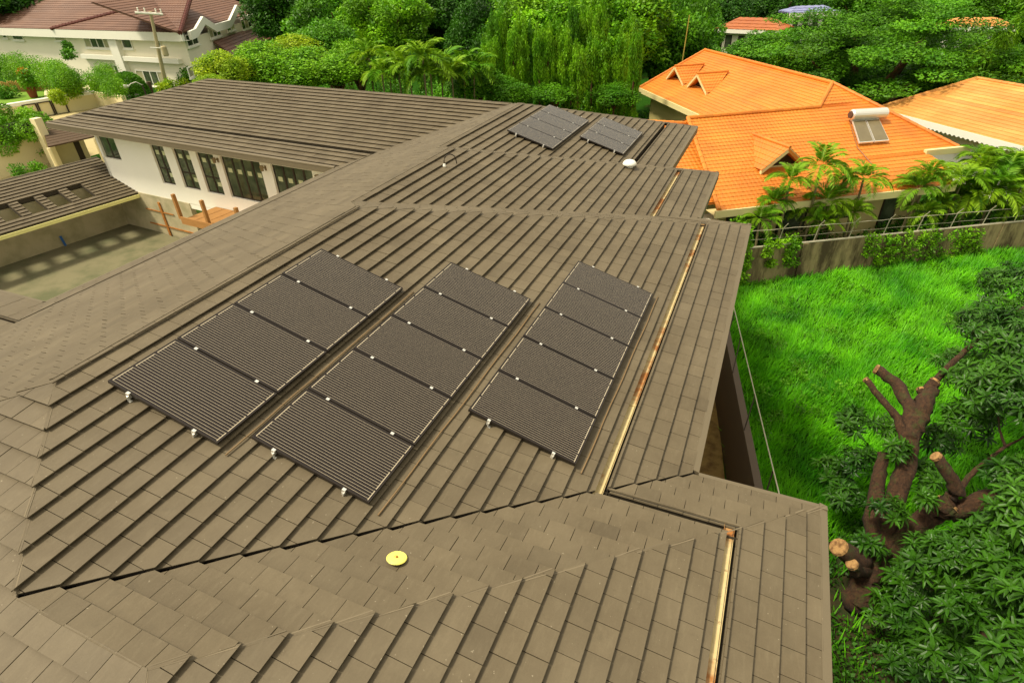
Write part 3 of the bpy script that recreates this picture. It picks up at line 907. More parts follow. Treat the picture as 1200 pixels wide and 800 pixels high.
# ================================================================== orange roofed house
def orange_mat(name, a, b, c3):
    m, nt, N, L, bs = nodes_of(name)
    p = position(nt)
    n1 = noise(nt, p, 0.35, 5, 0.65); n2 = noise(nt, p, 6, 4, 0.7)
    c = mix_rgb(nt, ramp(nt, n1, 0.35, 0.65), a, b)
    c = mix_rgb(nt, math_n(nt, 'MULTIPLY', ramp(nt, n2, 0.55, 0.8), 0.5), c, c3)
    L.new(attr_mult(nt, c), bs.inputs['Base Color'])
    bs.inputs['Roughness'].default_value = 0.55
    bump(nt, bs, n2, 0.2, 0.01)
    return m
M_or = orange_mat('orange_clay_tile', (0.55, 0.155, 0.012), (0.62, 0.215, 0.020), (0.38, 0.095, 0.008))
M_or2 = orange_mat('mottled_tan_clay_tile', (0.50, 0.20, 0.035), (0.58, 0.28, 0.07), (0.34, 0.12, 0.02))
M_cream = mat('cream_fascia', (0.72, 0.62, 0.30), 0.6, 0.06)
M_olive = mat('olive_cream_wall', (0.50, 0.42, 0.17), 0.8, 0.10, 0.7)
ZE = H - 10.2
OA, OB = U(840, 247, ZE), U(1108, 217, ZE)
OE = (OB - OA) / np.linalg.norm(OB - OA); OM = V3((-OE[1], OE[0], 0))
T24 = math.tan(R(24))
def ol(e, m_, z): return OA + OE * e + OM * m_ + V3((0, 0, z - ZE))
oh = thing('orange_roof_house', 'low cream house under a large bright orange clay tile roof with dormers', 'house', (ol(6, 6, 0)[0], ol(6, 6, 0)[1], 0))
def clay_roof(poly3, sdir, n, mat_, parent, course=0.26, width=0.22, amp=0.022, step=0.020, name='roof_slope', tint_sd=0.05):
    """A clay tile slope as stepped, waved courses: real relief, cut to a convex polygon lying in one plane."""
    poly3 = [V3(p) for p in poly3]; n = V3(n) / np.linalg.norm(n); sd = V3(sdir) / np.linalg.norm(sdir)
    dd = np.cross(sd, n); dd = dd if dd[2] < 0 else -dd
    o = poly3[0]
    loc = [((p - o) @ sd, (p - o) @ dd) for p in poly3]
    d0 = min(p[1] for p in loc); d1 = max(p[1] for p in loc)
    dk_ = MB(); dk_.prism([p - n * 0.03 for p in poly3], -n * 0.12)
    dko = dk_.build(name, mat_, parent)
    mb = MB()
    k = 0
    d = d0
    while d < d1:
        band = clip_half(clip_half(loc, 1, d, False), 1, d + course, True)
        if len(band) >= 3:
            s0 = min(p[0] for p in band); s1 = max(p[0] for p in band)
            def ends(dv):
                b2 = clip_half(clip_half(loc, 1, dv - 0.004, False), 1, dv + 0.004, True)
                if len(b2) < 3: return s0, s1
                return min(p[0] for p in b2), max(p[0] for p in b2)
            ta, tb = ends(min(max(d + 0.006, d0 + 0.006), d1 - 0.006)); ba, bb = ends(min(d + course, d1 - 0.006))
            nseg = max(2, int(math.ceil((s1 - s0) / (width / 4))))
            top, bot, low = [], [], []
            for i in range(nseg + 1):
                f_ = i / nseg
                st = ta + (tb - ta) * f_; sb = ba + (bb - ba) * f_
                w1 = amp * abs(math.sin(math.pi * st / width)); w2 = amp * abs(math.sin(math.pi * sb / width))
                de = min(d + course, d1)
                top.append(o + sd * st + dd * d + n * w1 * 0.9)
                bot.append(o + sd * sb + dd * de + n * (w2 + step))
                low.append(o + sd * sb + dd * de + n * (w2 * 0.5 - 0.01))
            b0 = len(mb.v)
            mb.v += [tuple(p) for p in top + bot + low]
            q = nseg + 1
            tv = random.gauss(0, tint_sd)
            for i in range(nseg):
                for a in (0, q):
                    f = (b0 + a + i, b0 + a + i + 1, b0 + a + q + i + 1, b0 + a + q + i)
                    mb.f.append(f if np.cross(sd, dd) @ n > 0 else f[::-1]); mb.t.append(tv + (random.gauss(0, tint_sd) if i % 4 == 0 else 0))
        d += course
    mb.build('clay_tile_field', mat_, dko, kind='stuff')
    return dko
def pB(px, py): return OP(px, py, nB, OA)
nB = V3((-OM[0] * T24, -OM[1] * T24, 1)); nB /= np.linalg.norm(nB)
zR = pz((OM[0] * T24, OM[1] * T24, ZE - (OM[0] * OA[0] + OM[1] * OA[1]) * T24), *(ol(11, 8.13, 0)[:2]))
apex = pB(975, 98)
L1p = ol(9.0, 6.2, ZE + 6.2 * T24); L0p = ol(1.15, 6.2, ZE + 6.2 * T24)
eR = ol(16.6, 0, ZE)
hipE = ol(17.6, 1.55, ZE + 1.55 * T24)
# south slope (one plane)
clay_roof([ol(0.1, 0, ZE), ol(13.0, 0, ZE), pB(1109, 193), pB(1086, 180), pB(1122, 173), apex, L1p, L0p], OE, nB, M_or, oh)
# wing north slope, hidden side
nBn = V3((OM[0] * T24, OM[1] * T24, 1)); nBn /= np.linalg.norm(nBn)
clay_roof([L0p, L1p, ol(9.0, 12.4, ZE), ol(1.15, 12.4, ZE)], OE, nBn, M_or, oh)
# west slope of the tall block
nA = V3((-OE[0] * T24, -OE[1] * T24, 1)); nA /= np.linalg.norm(nA)
zap = apex[2]
def pa(e, m_): return ol(e, m_, zap - (11.0 - e) * T24)
clay_roof([pa(11, 8.13), pa(11, 23.6), pa(5.65, 23.4), pa(5.65, 9.0), pa(9.0, 6.2)], OM, nA, M_or, oh)
# east slope and north end
nAe = V3((OE[0] * T24, OE[1] * T24, 1)); nAe /= np.linalg.norm(nAe)
def pe(e, m_): return ol(e, m_, zap - (e - 11.0) * T24)
qe = pB(1122, 173)
nAe = np.cross(OM, qe - apex); nAe = nAe if nAe[2] > 0 else -nAe
clay_roof([apex, apex + OM * 15.4, qe + OM * 21.0, qe], OM, nAe, M_or, oh)
# lower west slope
zc = -0.42
clay_roof([ol(-6.2, 1.0, ZE + T24 * 1.0 + zc), ol(1.4, 1.0, ZE + T24 * 1.0 + zc), ol(1.4, 6.35, ZE + T24 * 6.35 + zc), ol(-3.6, 7.25, ZE + T24 * 7.25 + zc)], OE, nB, M_or, oh)
# ridge caps
def caps(p, q, r=0.10, nseg=None, m=None, parent=None):
    p, q = V3(p), V3(q)
    L_ = np.linalg.norm(q - p); n_ = nseg or max(2, int(L_ / 0.45))
    mb = MB()
    for i in range(n_):
        a = p + (q - p) * (i / n_); b = p + (q - p) * ((i + 1.05) / n_)
        mb.tube([a, b], [r, r * 1.18], 8, random.gauss(0, 0.06))
    mb.build('ridge_caps', m or M_or, parent or oh, kind='stuff')
up3 = V3((0, 0, 0.05))
for a, b in ((L0p, L1p), (L1p, apex), (apex, pa(11, 23.6)), (apex, pB(1122, 173)), (L0p + V3((0, 0, 0.02)), ol(0.1, 0, ZE)), (ol(-3.6, 7.25, ZE + T24 * 7.25 + zc), ol(1.4, 6.35, ZE + T24 * 6.35 + zc)), (pa(11, 23.6), pa(5.65, 23.4)), (ol(-3.6, 7.25, ZE + T24 * 7.25 + zc), ol(-6.2, 1.0, ZE + T24 * 1.0 + zc))):
    caps(a + up3, b + up3)
# fascias
def fascia(p, q, hgt=0.30, th=0.10, m=None, out=(0, 0, 0), parent=None, name='fascia'):
    p, q = V3(p) + V3(out), V3(q) + V3(out)
    d = q - p
    n_ = V3((d[1], -d[0], 0)); n_ = n_ / np.linalg.norm(n_)
    return MB().obox(p - V3((0, 0, hgt)), d, n_ * th, (0, 0, hgt + 0.01)).build(name, m or M_cream, parent or oh)
fascia(ol(-0.1, 0, ZE), ol(13.1, 0, ZE), 0.34)
fascia(pa(5.65, 23.5), pa(5.65, 12.5), 0.34)
fascia(pB(1082, 178) + V3((0, 0, 0.12)), pB(1134, 173) + V3((0, 0, 0.12)), 0.30, 0.22)
# walls and windows under the south eave
MB().prism([ol(0.8, 1.0, 0), ol(12.3, 1.0, 0), ol(12.3, 11.5, 0), ol(0.8, 11.5, 0)], (0, 0, ZE - 0.3)).build('wall', M_olive, oh)
MB().prism([ol(6.5, 11.5, 0), ol(16.5, 11.5, 0), ol(16.5, 23, 0), ol(6.5, 23, 0)], (0, 0, H - 9.2)).build('wall', M_olive, oh)
MB().prism([ol(0.0, 0.05, ZE - 0.32), ol(13.0, 0.05, ZE - 0.32), ol(13.0, 1.0, ZE - 0.32), ol(0.0, 1.0, ZE - 0.32)], (0, 0, 0.02)).build('soffit', M_cream, oh)
MB().prism([pa(5.7, 23.2) - V3((0, 0, .34)), pa(5.7, 12.6) - V3((0, 0, .34)), pa(5.7, 12.6) + OE * 1.0 - V3((0, 0, .34)), pa(5.7, 23.2) + OE * 1.0 - V3((0, 0, .34))], (0, 0, 0.02)).build('soffit', M_cream, oh)
for e0, e1, z0, z1 in ((1.2, 3.2, ZE - 2.0, ZE - 0.5), (4.1, 5.7, ZE - 2.0, ZE - 0.5), (7.0, 8.3, ZE - 1.6, ZE - 0.45), (10.1, 11.0, ZE - 2.4, ZE - 0.45)):
    w_ = MB().obox(ol(e0, 0.96, z0), OE * (e1 - e0), OM * 0.06, (0, 0, z1 - z0)).build('window', M_dfr, oh)
    MB().obox(ol(e0 + 0.08, 0.945, z0 + 0.08), OE * (e1 - e0 - 0.16), OM * 0.012, (0, 0, z1 - z0 - 0.16)).build('pane', M_glass, w_)
# gable dormers
def dormer(peak, left, right, back, zrot_dir, name='dormer'):
    """peak/left/right: the front triangle, back: where the little ridge meets the roof"""
    peak, left, right, back = map(V3, (peak, left, right, back))
    d = (back - peak)
    fr = MB()
    cen_ = (left + right) / 2
    out = -d / np.linalg.norm(d) * 0.12
    for a in (left, right):
        v = peak - a
        fr.obox(a + out + V3((0, 0, -0.20)), v, -out * 1.2, (0, 0, 0.20))
    do = fr.build(name, M_cream, oh)
    for a in (left, right):
        q = a + d * 0.75
        q[2] = a[2]
        # slope triangle/quad back to the roof
        side = a - peak
        n_ = np.cross(d, side); n_ = n_ if n_[2] > 0 else -n_
        bk_ = a + d * 0.22
        clay_roof([peak + out, back, bk_, a + out], d, n_, M_or, oh, course=0.27, name='dormer_roof')
    rec = -out * 3.0
    MB().prism([left + rec + (cen_ - left) * 0.12 + V3((0, 0, -0.05)), right + rec + (cen_ - right) * 0.12 + V3((0, 0, -0.05)), peak + rec - V3((0, 0, 0.22))], -out).build('louvre', M_dfr, do)
    MB().obox(left + rec * 0.8 + (cen_ - left) * 0.12 - V3((0, 0, 0.03)), (right - left) * 0.88, -out * 0.5, (0, 0, 0.07)).build('sill', M_cream, do)
    caps(peak + out + V3((0, 0, 0.03)), back + V3((0, 0, 0.03)), 0.08)
# south dormer: front plane facing south, opening 2.4 m wide
dl_, dr_ = ol(3.2, 2.1, ZE + 2.1 * T24 + 0.12), ol(5.75, 2.1, ZE + 2.1 * T24 + 0.12)
dormer(ol(4.5, 1.95, ZE + 2.1 * T24 + 1.12), dl_ - OM * 0.15, dr_ - OM * 0.15, ol(4.2, 4.65, ZE + 2.1 * T24 + 1.12), None)
for mm in (20.6, 17.0):
    zz = zap - (11.0 - 7.35) * T24 + 0.1
    dormer(ol(7.2, mm, zz + 1.0), ol(7.3, mm + 1.45, zz), ol(7.3, mm - 1.45, zz), ol(9.45, mm, zz + 1.0), None)
# lightning mast behind the ridge
mp = UD(800, 70, 55); mp2 = UD(808, 18, 55)
tag(MB().tube([V3((mp[0], mp[1], 0)), mp, mp2], [0.07, 0.05, 0.03], 6).build('mast', mat('bamboo_pole', (0.42, 0.30, 0.06), 0.7), loc=(mp[0], mp[1], 0)), 'slender yellow pole rising behind the orange roof', 'pole')
# solar water heater
def pb(px, py, off=0.12): return OP(px, py, nB, OA + nB * off)
tl, tr, br, bl = pb(997, 143), pb(1030, 141), pb(1042, 166), pb(1005, 169)
sh = thing('water_heater', 'silver solar water heater with round tank on the orange roof', 'water heater', bl)
for i in range(2):
    a = bl + (br - bl) * (0.03 + 0.49 * i); b = bl + (br - bl) * (0.03 + 0.49 * i + 0.45)
    c_ = tl + (tr - tl) * (0.03 + 0.49 * i + 0.45); d_ = tl + (tr - tl) * (0.03 + 0.49 * i)
    co = MB().prism([a, b, c_, d_], nB * 0.09).build('collector', M_metal, sh)
    k = 0.94
    cc = (a + b + c_ + d_) / 4
    MB().prism([cc + (q - cc) * k + nB * 0.091 for q in (a, b, c_, d_)], nB * 0.006).build('glass', mat('collector_glass', (0.16, 0.13, 0.07), 0.15, 0.3, 1.5), co)
ax = (tr - tl) / np.linalg.norm(tr - tl)
ct = tl + nB * 0.30 + (tl - bl) / np.linalg.norm(tl - bl) * 0.22
m_ = MB(); m_.mesh(*lathe([(0.02, -0.13), (0.20, -0.12), (0.27, -0.05), (0.27, 1.95), (0.20, 2.02), (0.02, 2.03)], ct, ax, 18)); m_.build('tank', M_metal, sh, smooth=False)
m_ = MB(); m_.mesh(*lathe([(0.02, -0.20), (0.17, -0.19), (0.19, -0.121)], ct, ax, 14)); m_.build('tank_end', mat('rusty_end_cap', (0.10, 0.05, 0.03), 0.7), sh)
MB().obox(tl + nB * 0.01, tr - tl, (tl - bl) * 0.18, nB * 0.06).build('tank_bracket', M_metal, sh)
MB().tube([tl - nB * 0.08, bl + (bl - tl) * 0.1 - nB * 0.08, pb(1022, 193, 0.05)], 0.03, 6).build('pipe', mat('copper_pipe', (0.25, 0.10, 0.03), 0.5), sh)

# ------------------------------------------------------------------ tan roofed house at the right
rz = H - 9.9
ra_, rb_ = U(1027, 127, rz), U(1203, 173, rz)
rd_ = (rb_ - ra_) / np.linalg.norm(rb_ - ra_); rn_ = V3((-rd_[1], rd_[0], 0))
if rn_ @ V3((0, 1, 0)) < 0: rn_ = -rn_
th = thing('tan_roof_house', 'white house with mottled tan clay roof and scalloped white fascia', 'house', (ra_[0] + 8, ra_[1], 0))
tR = math.tan(R(22))
nR = V3((-rn_[0] * tR, -rn_[1] * tR, 1)); nR /= np.linalg.norm(nR)
hp = OP(1145, 92, nR, ra_)
hd = (hp - ra_) @ rn_
Lr = np.linalg.norm(rb_ - ra_)
P0 = ra_; P1 = rb_ + rd_ * 14; P2 = P1 + rn_ * hd + V3((0, 0, hd * tR)); P3 = hp
clay_roof([P0, P1, P2, P3], rd_, nR, M_or2, th, course=0.33, width=0.28, tint_sd=0.10)
caps(P0, P3, 0.12, parent=th, m=M_or2); caps(P3, P2, 0.12, parent=th, m=M_or2)
nRb = V3((rn_[0] * tR, rn_[1] * tR, 1)); nRb /= np.linalg.norm(nRb)
clay_roof([P3, P2, P2 + rn_ * hd - V3((0, 0, hd * tR)), P0 + rn_ * hd * 2], rd_, nRb, M_or2, th, course=0.5, width=0.4)
fb_ = MB()
pr_ = [P0]
nsc = 44
for i in range(nsc):
    a = P0 + rd_ * (Lr + 3) * i / nsc; b = P0 + rd_ * (Lr + 3) * (i + 1) / nsc
    for k in range(1, 6):
        q = a + (b - a) * k / 6
        pr_.append(q + V3((0, 0, -0.30 - 0.16 * math.sin(math.pi * k / 6))))
pr_.append(P0 + rd_ * (Lr + 3))
pr_ = [q - rn_ * 0.10 + V3((0, 0, 0.05)) for q in pr_]
fb_.prism(pr_ , -rn_ * 0.05); fb_.build('scalloped_fascia', mat('white_fascia_paint', (0.80, 0.80, 0.70), 0.6, 0.04), th)
MB().obox(V3((P0[0], P0[1], 0)) + rn_ * 1.2 + rd_ * 1.5, rd_ * (Lr + 10), rn_ * (hd * 2 - 2.4), (0, 0, rz - 0.45)).build('wall', M_white, th)
# ================================================================== vegetation
def leaves_mesh(name, P, D, Nn, ln, wd, mat_, tint, fold=0.12):
    """leaf blades: base at P, direction D, blade normal Nn; four corners each"""
    n = len(P)
    D = D / (np.linalg.norm(D, axis=1, keepdims=True) + 1e-9)
    S = np.cross(D, Nn); S /= (np.linalg.norm(S, axis=1, keepdims=True) + 1e-9)
    Nn = np.cross(S, D)
    ln = np.broadcast_to(np.asarray(ln, float), (n,))[:, None]; wd = np.broadcast_to(np.asarray(wd, float), (n,))[:, None]
    v = np.stack([P, P + D * ln * 0.45 + S * wd * 0.5 + Nn * wd * fold, P + D * ln - Nn * ln * 0.10, P + D * ln * 0.45 - S * wd * 0.5 + Nn * wd * fold], 1).reshape(-1, 3)
    me = bpy.data.meshes.new(name)
    me.vertices.add(4 * n); me.vertices.foreach_set('co', v.ravel().astype(np.float32))
    me.loops.add(4 * n); me.loops.foreach_set('vertex_index', np.arange(4 * n, dtype=np.int32))
    me.polygons.add(n); me.polygons.foreach_set('loop_start', np.arange(0, 4 * n, 4, dtype=np.int32))
    at = me.attributes.new('tint', 'FLOAT', 'FACE'); at.data.foreach_set('value', np.asarray(tint, np.float32))
    me.materials.append(mat_)
    me.update(calc_edges=True)
    return me
def unit(n):
    v = rng.normal(size=(n, 3)); return v / np.linalg.norm(v, axis=1, keepdims=True)
def crown_mesh(name, blobs, n, size, mat_, up=0.35, droop=0.0, aspect=0.55, fill=0.25, var=0.16, cvar=0.12):
    """leaves spread through blobs (centre, radii): mostly near each blob's skin, some inside"""
    C_ = np.array([b[0] for b in blobs], float); Rr = np.array([b[1] for b in blobs], float)
    if Rr.ndim == 1: Rr = np.repeat(Rr[:, None], 3, 1)
    w = (Rr[:, 0] * Rr[:, 1]) ** 1.0; w /= w.sum()
    idx = rng.choice(len(blobs), n, p=w)
    u = unit(n)
    rad = np.where(rng.random(n) < fill, rng.random(n) ** 0.5, rng.uniform(0.80, 1.10, n))
    P = C_[idx] + u * Rr[idx] * rad[:, None]
    D = u * 0.5 + unit(n) * 0.9 + np.array([0, 0, -droop])
    Nn = u * 0.6 + unit(n) * 0.5 + np.array([0, 0, up])
    ct = rng.normal(0, cvar, len(blobs))
    tint = ct[idx] + rng.normal(0, var, n)
    ln = size * rng.uniform(0.6, 1.35, n)
    return leaves_mesh(name, P, D, Nn, ln, ln * aspect, mat_, np.clip(tint, -0.6, 0.9))
def blob_cloud(n, shape=(1, 1, 0.8), r=(0.22, 0.38), seed=0, lower=-0.5):
    r_ = np.random.default_rng(seed); out = []
    while len(out) < n:
        p = r_.uniform(-1, 1, 3)
        q = np.linalg.norm(p)
        if q > 1 or q < 0.35 or p[2] < lower: continue
        rr = r_.uniform(*r)
        out.append((tuple(p * np.array(shape) * (1 - rr * 0.8)), rr))
    return out
G = dict(dark=leaf_mat('dark_green_foliage', (0.016, 0.075, 0.003), (0.05, 0.17, 0.005)),
         mid=leaf_mat('mid_green_foliage', (0.045, 0.17, 0.003), (0.12, 0.32, 0.007)),
         bright=leaf_mat('bright_green_foliage', (0.085, 0.27, 0.003), (0.22, 0.46, 0.008)),
         lime=leaf_mat('lime_yellow_foliage', (0.18, 0.36, 0.005), (0.40, 0.52, 0.012)),
         mango=leaf_mat('mango_leaf', (0.013, 0.056, 0.003), (0.040, 0.125, 0.005), trans=0.2, rough=0.4),
         palm=leaf_mat('palm_leaflet', (0.09, 0.27, 0.006), (0.27, 0.45, 0.014), trans=0.3),
         grass=leaf_mat('grass_blade', (0.045, 0.26, 0.002), (0.17, 0.56, 0.005), trans=0.4, scale=0.5))
M_bark = mat('brown_bark', (0.105, 0.052, 0.022), 0.95, c2=(0.045, 0.045, 0.012), scale=4, lo=0.45, hi=0.62, fine=0.35, fscale=22, bmp=1.0, bscale=14)
M_bark2 = mat('grey_palm_stem', (0.20, 0.17, 0.08), 0.85, 0.2, 4)
PROTO = {}
def proto(kind):
    if kind in PROTO: return PROTO[kind]
    if kind.startswith('round'):
        sd = 10 + int(kind[-1])
        b = blob_cloud(64, (1, 1, 0.85), (0.12, 0.30), sd, -0.6)
        m_ = [crown_mesh('crown_' + kind, b, 30000, 0.055, G[c], up=0.5, cvar=0.22) for c in ('dark', 'mid', 'bright')]
    elif kind == 'spread':
        b = []
        r_ = np.random.default_rng(5)
        for k in range(95):
            a = r_.uniform(0, 6.283); q = math.sqrt(r_.uniform(0.0, 1.0)); zz = 0.95 * math.sqrt(max(0, 1 - q * q)) * r_.uniform(0.35, 1.0) - 0.30 * r_.random()
            b.append(((math.cos(a) * q, math.sin(a) * q, zz), (r_.uniform(0.11, 0.22), r_.uniform(0.11, 0.22), r_.uniform(0.04, 0.07))))
        m_ = [crown_mesh('crown_' + kind, b, 70000, 0.024, G[c], up=0.9, fill=0.35, cvar=0.22) for c in ('mid', 'dark')]
    elif kind == 'shrub':
        b = blob_cloud(30, (1, 1, 0.8), (0.2, 0.4), 31, -0.4)
        m_ = [crown_mesh('crown_' + kind, b, 14000, 0.075, G[c], up=0.5) for c in ('bright', 'lime', 'mid')]
    elif kind == 'feather':
        b = []
        r_ = np.random.default_rng(8)
        for k in range(60):
            p = r_.normal(0, 0.42, 3); p[2] = abs(p[2]) * 1.1 - 0.3
            b.append((tuple(p), r_.uniform(0.08, 0.2)))
        m_ = [crown_mesh('crown_' + kind, b, 16000, 0.11, G[c], up=0.2, droop=0.9, aspect=0.16, fill=0.5) for c in ('bright', 'mid')]
    elif kind == 'vine':
        b = []
        r_ = np.random.default_rng(9)
        for k in range(70):
            a = r_.uniform(0, 6.283); zz = r_.uniform(0, 1); rad = (0.16 + 0.10 * math.sin(zz * 9)) * (1.05 - 0.75 * zz ** 2)
            b.append(((math.cos(a) * rad, math.sin(a) * rad, zz), (0.05, 0.05, r_.uniform(0.05, 0.10))))
        m_ = [crown_mesh('crown_' + kind, b, 12000, 0.026, G[c], up=0.0, droop=1.1, aspect=0.6, fill=0.3) for c in ('bright', 'mid')]
    PROTO[kind] = m_
    return m_
trunk_me = MB().tube([(0, 0, 0), (0.02, 0.01, 0.5), (-0.01, 0.02, 1.0)], [1.0, 0.75, 0.55], 9, jit=0.08).build('trunk', M_bark, mesh_only=True)
def limbs_mesh():
    mb = MB()
    for k in range(6):
        a = k * 1.05 + 0.3
        mb.tube([(0, 0, -0.95), (0.12 * math.cos(a), 0.12 * math.sin(a), -0.55), (0.42 * math.cos(a), 0.42 * math.sin(a), -0.1 + 0.08 * k), (0.6 * math.cos(a), 0.6 * math.sin(a), 0.12 + 0.08 * k)], [0.055, 0.045, 0.025, 0.008], 6)
    return mb.build('limbs', M_bark, mesh_only=True)
limbs_me = limbs_mesh()
LABELS = {('round', 0): 'dark dense broadleaf tree in the woods behind the roofs', ('round', 1): 'mid green leafy tree in the woods behind the roofs', ('round', 2): 'bright green leafy tree in the woods behind the roofs',
          ('spread', 0): 'wide spreading tree with tiered branches behind the orange roofs', ('spread', 1): 'dark spreading tree with flat tiers at the far edge of the woods',
          ('shrub', 0): 'bright leafy shrub growing behind the tiled wing', ('shrub', 1): 'yellow green leafy shrub growing behind the tiled wing', ('shrub', 2): 'plain green bush growing low between houses',
          ('feather', 0): 'light feathery bamboo clump in the wooded background', ('feather', 1): 'darker feathery bamboo clump in the wooded background',
          ('vine', 0): 'tall bright column of hanging creeper behind the roof', ('vine', 1): 'tall mid green column of hanging creeper behind the roof'}
def tree(px, py, wpx, hpx, dist, kind, var=0, label=None, group=None, cat=None, trunk=True):
    c = UD(px, py, dist)
    k = math.sqrt(dist ** 2 + (c[2] - H) ** 2) / FPX
    rx = wpx * 0.5 * k; rzz = hpx * 0.5 * k / 0.86
    base = gz(c[0], c[1])
    fam = kind.rstrip('0123456789')
    t = thing({'round': 'broadleaf_tree', 'spread': 'spreading_tree', 'shrub': 'shrub', 'feather': 'bamboo_clump', 'vine': 'creeper_column'}[fam], label or LABELS[(fam, var)], cat or {'shrub': 'shrub', 'vine': 'creeper', 'feather': 'bamboo'}.get(fam, 'tree'), (c[0], c[1], base), group or {'round': 'trees in the woods behind the roofs', 'spread': 'spreading trees', 'shrub': 'shrubs between the houses', 'feather': 'bamboo clumps', 'vine': 'creeper columns behind the roof'}[fam], 0.0)
    me = proto(kind)[var % len(proto(kind))]
    cz = c[2] - base
    if fam == 'vine':
        hh = cz + rzz
        child('crown', me, t, (0, 0, 0), (0, 0, random.uniform(0, 6)), (rx * 3.6, rx * 3.6, hh))
        if trunk: child('trunk', trunk_me, t, (0, 0, 0), (0, 0, 0), (0.12, 0.12, hh * 0.8))
    else:
        child('crown', me, t, (0, 0, cz), (0, 0, random.uniform(0, 6.28)), (rx, rx, rzz))
        if trunk and cz - rzz * 0.3 > 0.3:
            tr_ = max(0.08, rx * 0.06)
            child('trunk', trunk_me, t, (0, 0, 0), (0, 0, random.uniform(0, 6)), (tr_, tr_, max(0.3, cz - rzz * 0.25)))
            child('limbs', limbs_me, t, (0, 0, cz), (0, 0, random.uniform(0, 6)), (rx, rx, rzz))
    return t
# far belt closing the view under the horizon
for i in range(30):
    px = -40 + i * 44 + random.uniform(-12, 12)
    v_ = random.choice((0, 0, 1))
    tree(px, random.uniform(-22, 0), random.uniform(90, 130), random.uniform(50, 70), random.uniform(120, 165), 'round%d' % random.choice((0, 1, 2)), v_, ('dark', 'lighter')[v_] + ' tree in the farthest belt closing the woods', 'trees in the farthest belt')
for i in range(22):
    px = 335 + i * 42 + random.uniform(-12, 12)
    v_ = random.choice((0, 1, 1))
    tree(px, random.uniform(12, 30), random.uniform(80, 110), random.uniform(48, 66), random.uniform(92, 112), 'round%d' % random.choice((0, 1, 2)), v_, ('dark dense', 'mid green')[v_] + ' tree standing deep in the woods behind the front trees', 'trees deep in the woods')
# middle woods
MIDT = [(360, 28, 100, 80, 105, 'round1', 2), (400, 35, 110, 80, 70, 'round2', 1), (455, 30, 110, 70, 66, 'round0', 2), (520, 28, 110, 80, 72, 'round1', 0), (565, 55, 80, 90, 62, 'round2', 0),
        (640, 45, 130, 100, 60, 'round1', 2), (710, 38, 150, 90, 58, 'round2', 2), (775, 45, 120, 110, 62, 'round0', 1), (610, 10, 120, 70, 84, 'round0', 1), (690, 0, 140, 60, 90, 'round1', 1), (800, 46, 80, 84, 72, 'round1', 1),
        (865, 76, 90, 48, 60, 'round2', 1), (910, 80, 80, 44, 60, 'round0', 2), (905, 30, 110, 70, 100, 'round0', 0), (950, 86, 90, 50, 60, 'round1', 1)]
ML = ['bright tree beside the white mansion at the edge of the woods', 'leafy green tree rising behind the yellow green shrubs', 'bright tree rising behind the areca palm row', 'dark tree between the palm row and the creeper columns', 'small dark tree at the first creeper column', 'bright full tree just above the creeper columns',
      'broad bright tree topping the creeper columns beside the orange house', 'leafy tree between creeper columns and the orange ridge end', 'mid green tree deep behind the creeper columns', 'second row tree behind the broad bright tree', 'leafy tree behind the slender yellow pole', 'green bush tree behind the orange ridge near the faded red roof',
      'bright bush tree low behind the orange ridge', 'dark tree below the blue grey far roof', 'leafy tree between orange ridge and the wide spreading tree']
for a, l_ in zip(MIDT, ML): tree(*a, label=l_)
tree(1018, 84, 238, 120, 62, 'spread', 0)
tree(1150, 84, 110, 60, 66, 'feather', 0); tree(1195, 88, 110, 84, 62, 'feather', 0); tree(1110, 96, 90, 44, 62, 'round1', 1); tree(1170, 10, 90, 60, 110, 'round0', 1); tree(1175, 100, 90, 50, 62, 'round2', 2)
# creeper columns
for i in range(12):
    px = 568 + i * 15.5 + random.uniform(-4, 4)
    tree(px, 98 + random.uniform(-5, 5), random.uniform(22, 32), random.uniform(62, 90), random.uniform(45, 48), 'vine', 0)
    if i < 11: tree(px + 8, 84 + random.uniform(-6, 6), random.uniform(24, 34), random.uniform(70, 96), random.uniform(50, 54), 'vine', 1 if i % 3 == 0 else 0)
# shrubs behind the wing
shi = 0
SHL = ['yellow green shrub beside the mansion corner', 'bright shrub next to the yellow green shrub behind the wing', 'wide bright shrub along the middle of the wing ridge', 'low yellow green bush at the wing ridge west end', 'bright shrub between the wide shrub and the palms', 'tall bright shrub at the start of the palm row', 'yellow green shrub set back behind the wide bright shrub', 'plain bush at the foot of the first creeper columns', 'plain bush between the palm row and the creepers', 'plain bush set back behind the bright shrubs',
       'plain bush under the left side of the wide spreading tree', 'plain bush under the middle of the wide spreading tree', 'plain bush under the right side of the wide spreading tree', 'plain bush behind the tan roof ridge', 'low bush at the foot of the middle creeper columns', 'low bush behind the far solar panels']
for px, py, w_, h_, dd, v in ((262, 82, 60, 34, 46, 1), (300, 78, 80, 44, 48, 0), (350, 82, 90, 40, 47, 0), (250, 96, 40, 14, 44, 1), (395, 86, 80, 36, 46, 0), (420, 78, 70, 50, 52, 0), (345, 62, 70, 34, 56, 1), (590, 108, 60, 30, 45, 2), (560, 100, 70, 36, 46, 2), (380, 55, 80, 50, 58, 2), (985, 100, 90, 44, 66, 2), (1040, 104, 90, 40, 66, 2), (1085, 108, 80, 34, 64, 2), (1130, 108, 70, 30, 64, 2), (650, 112, 60, 24, 45, 2), (720, 112, 60, 24, 46, 2)):
    tree(px, py, w_, h_, dd, 'shrub', v, SHL[shi]); shi += 1

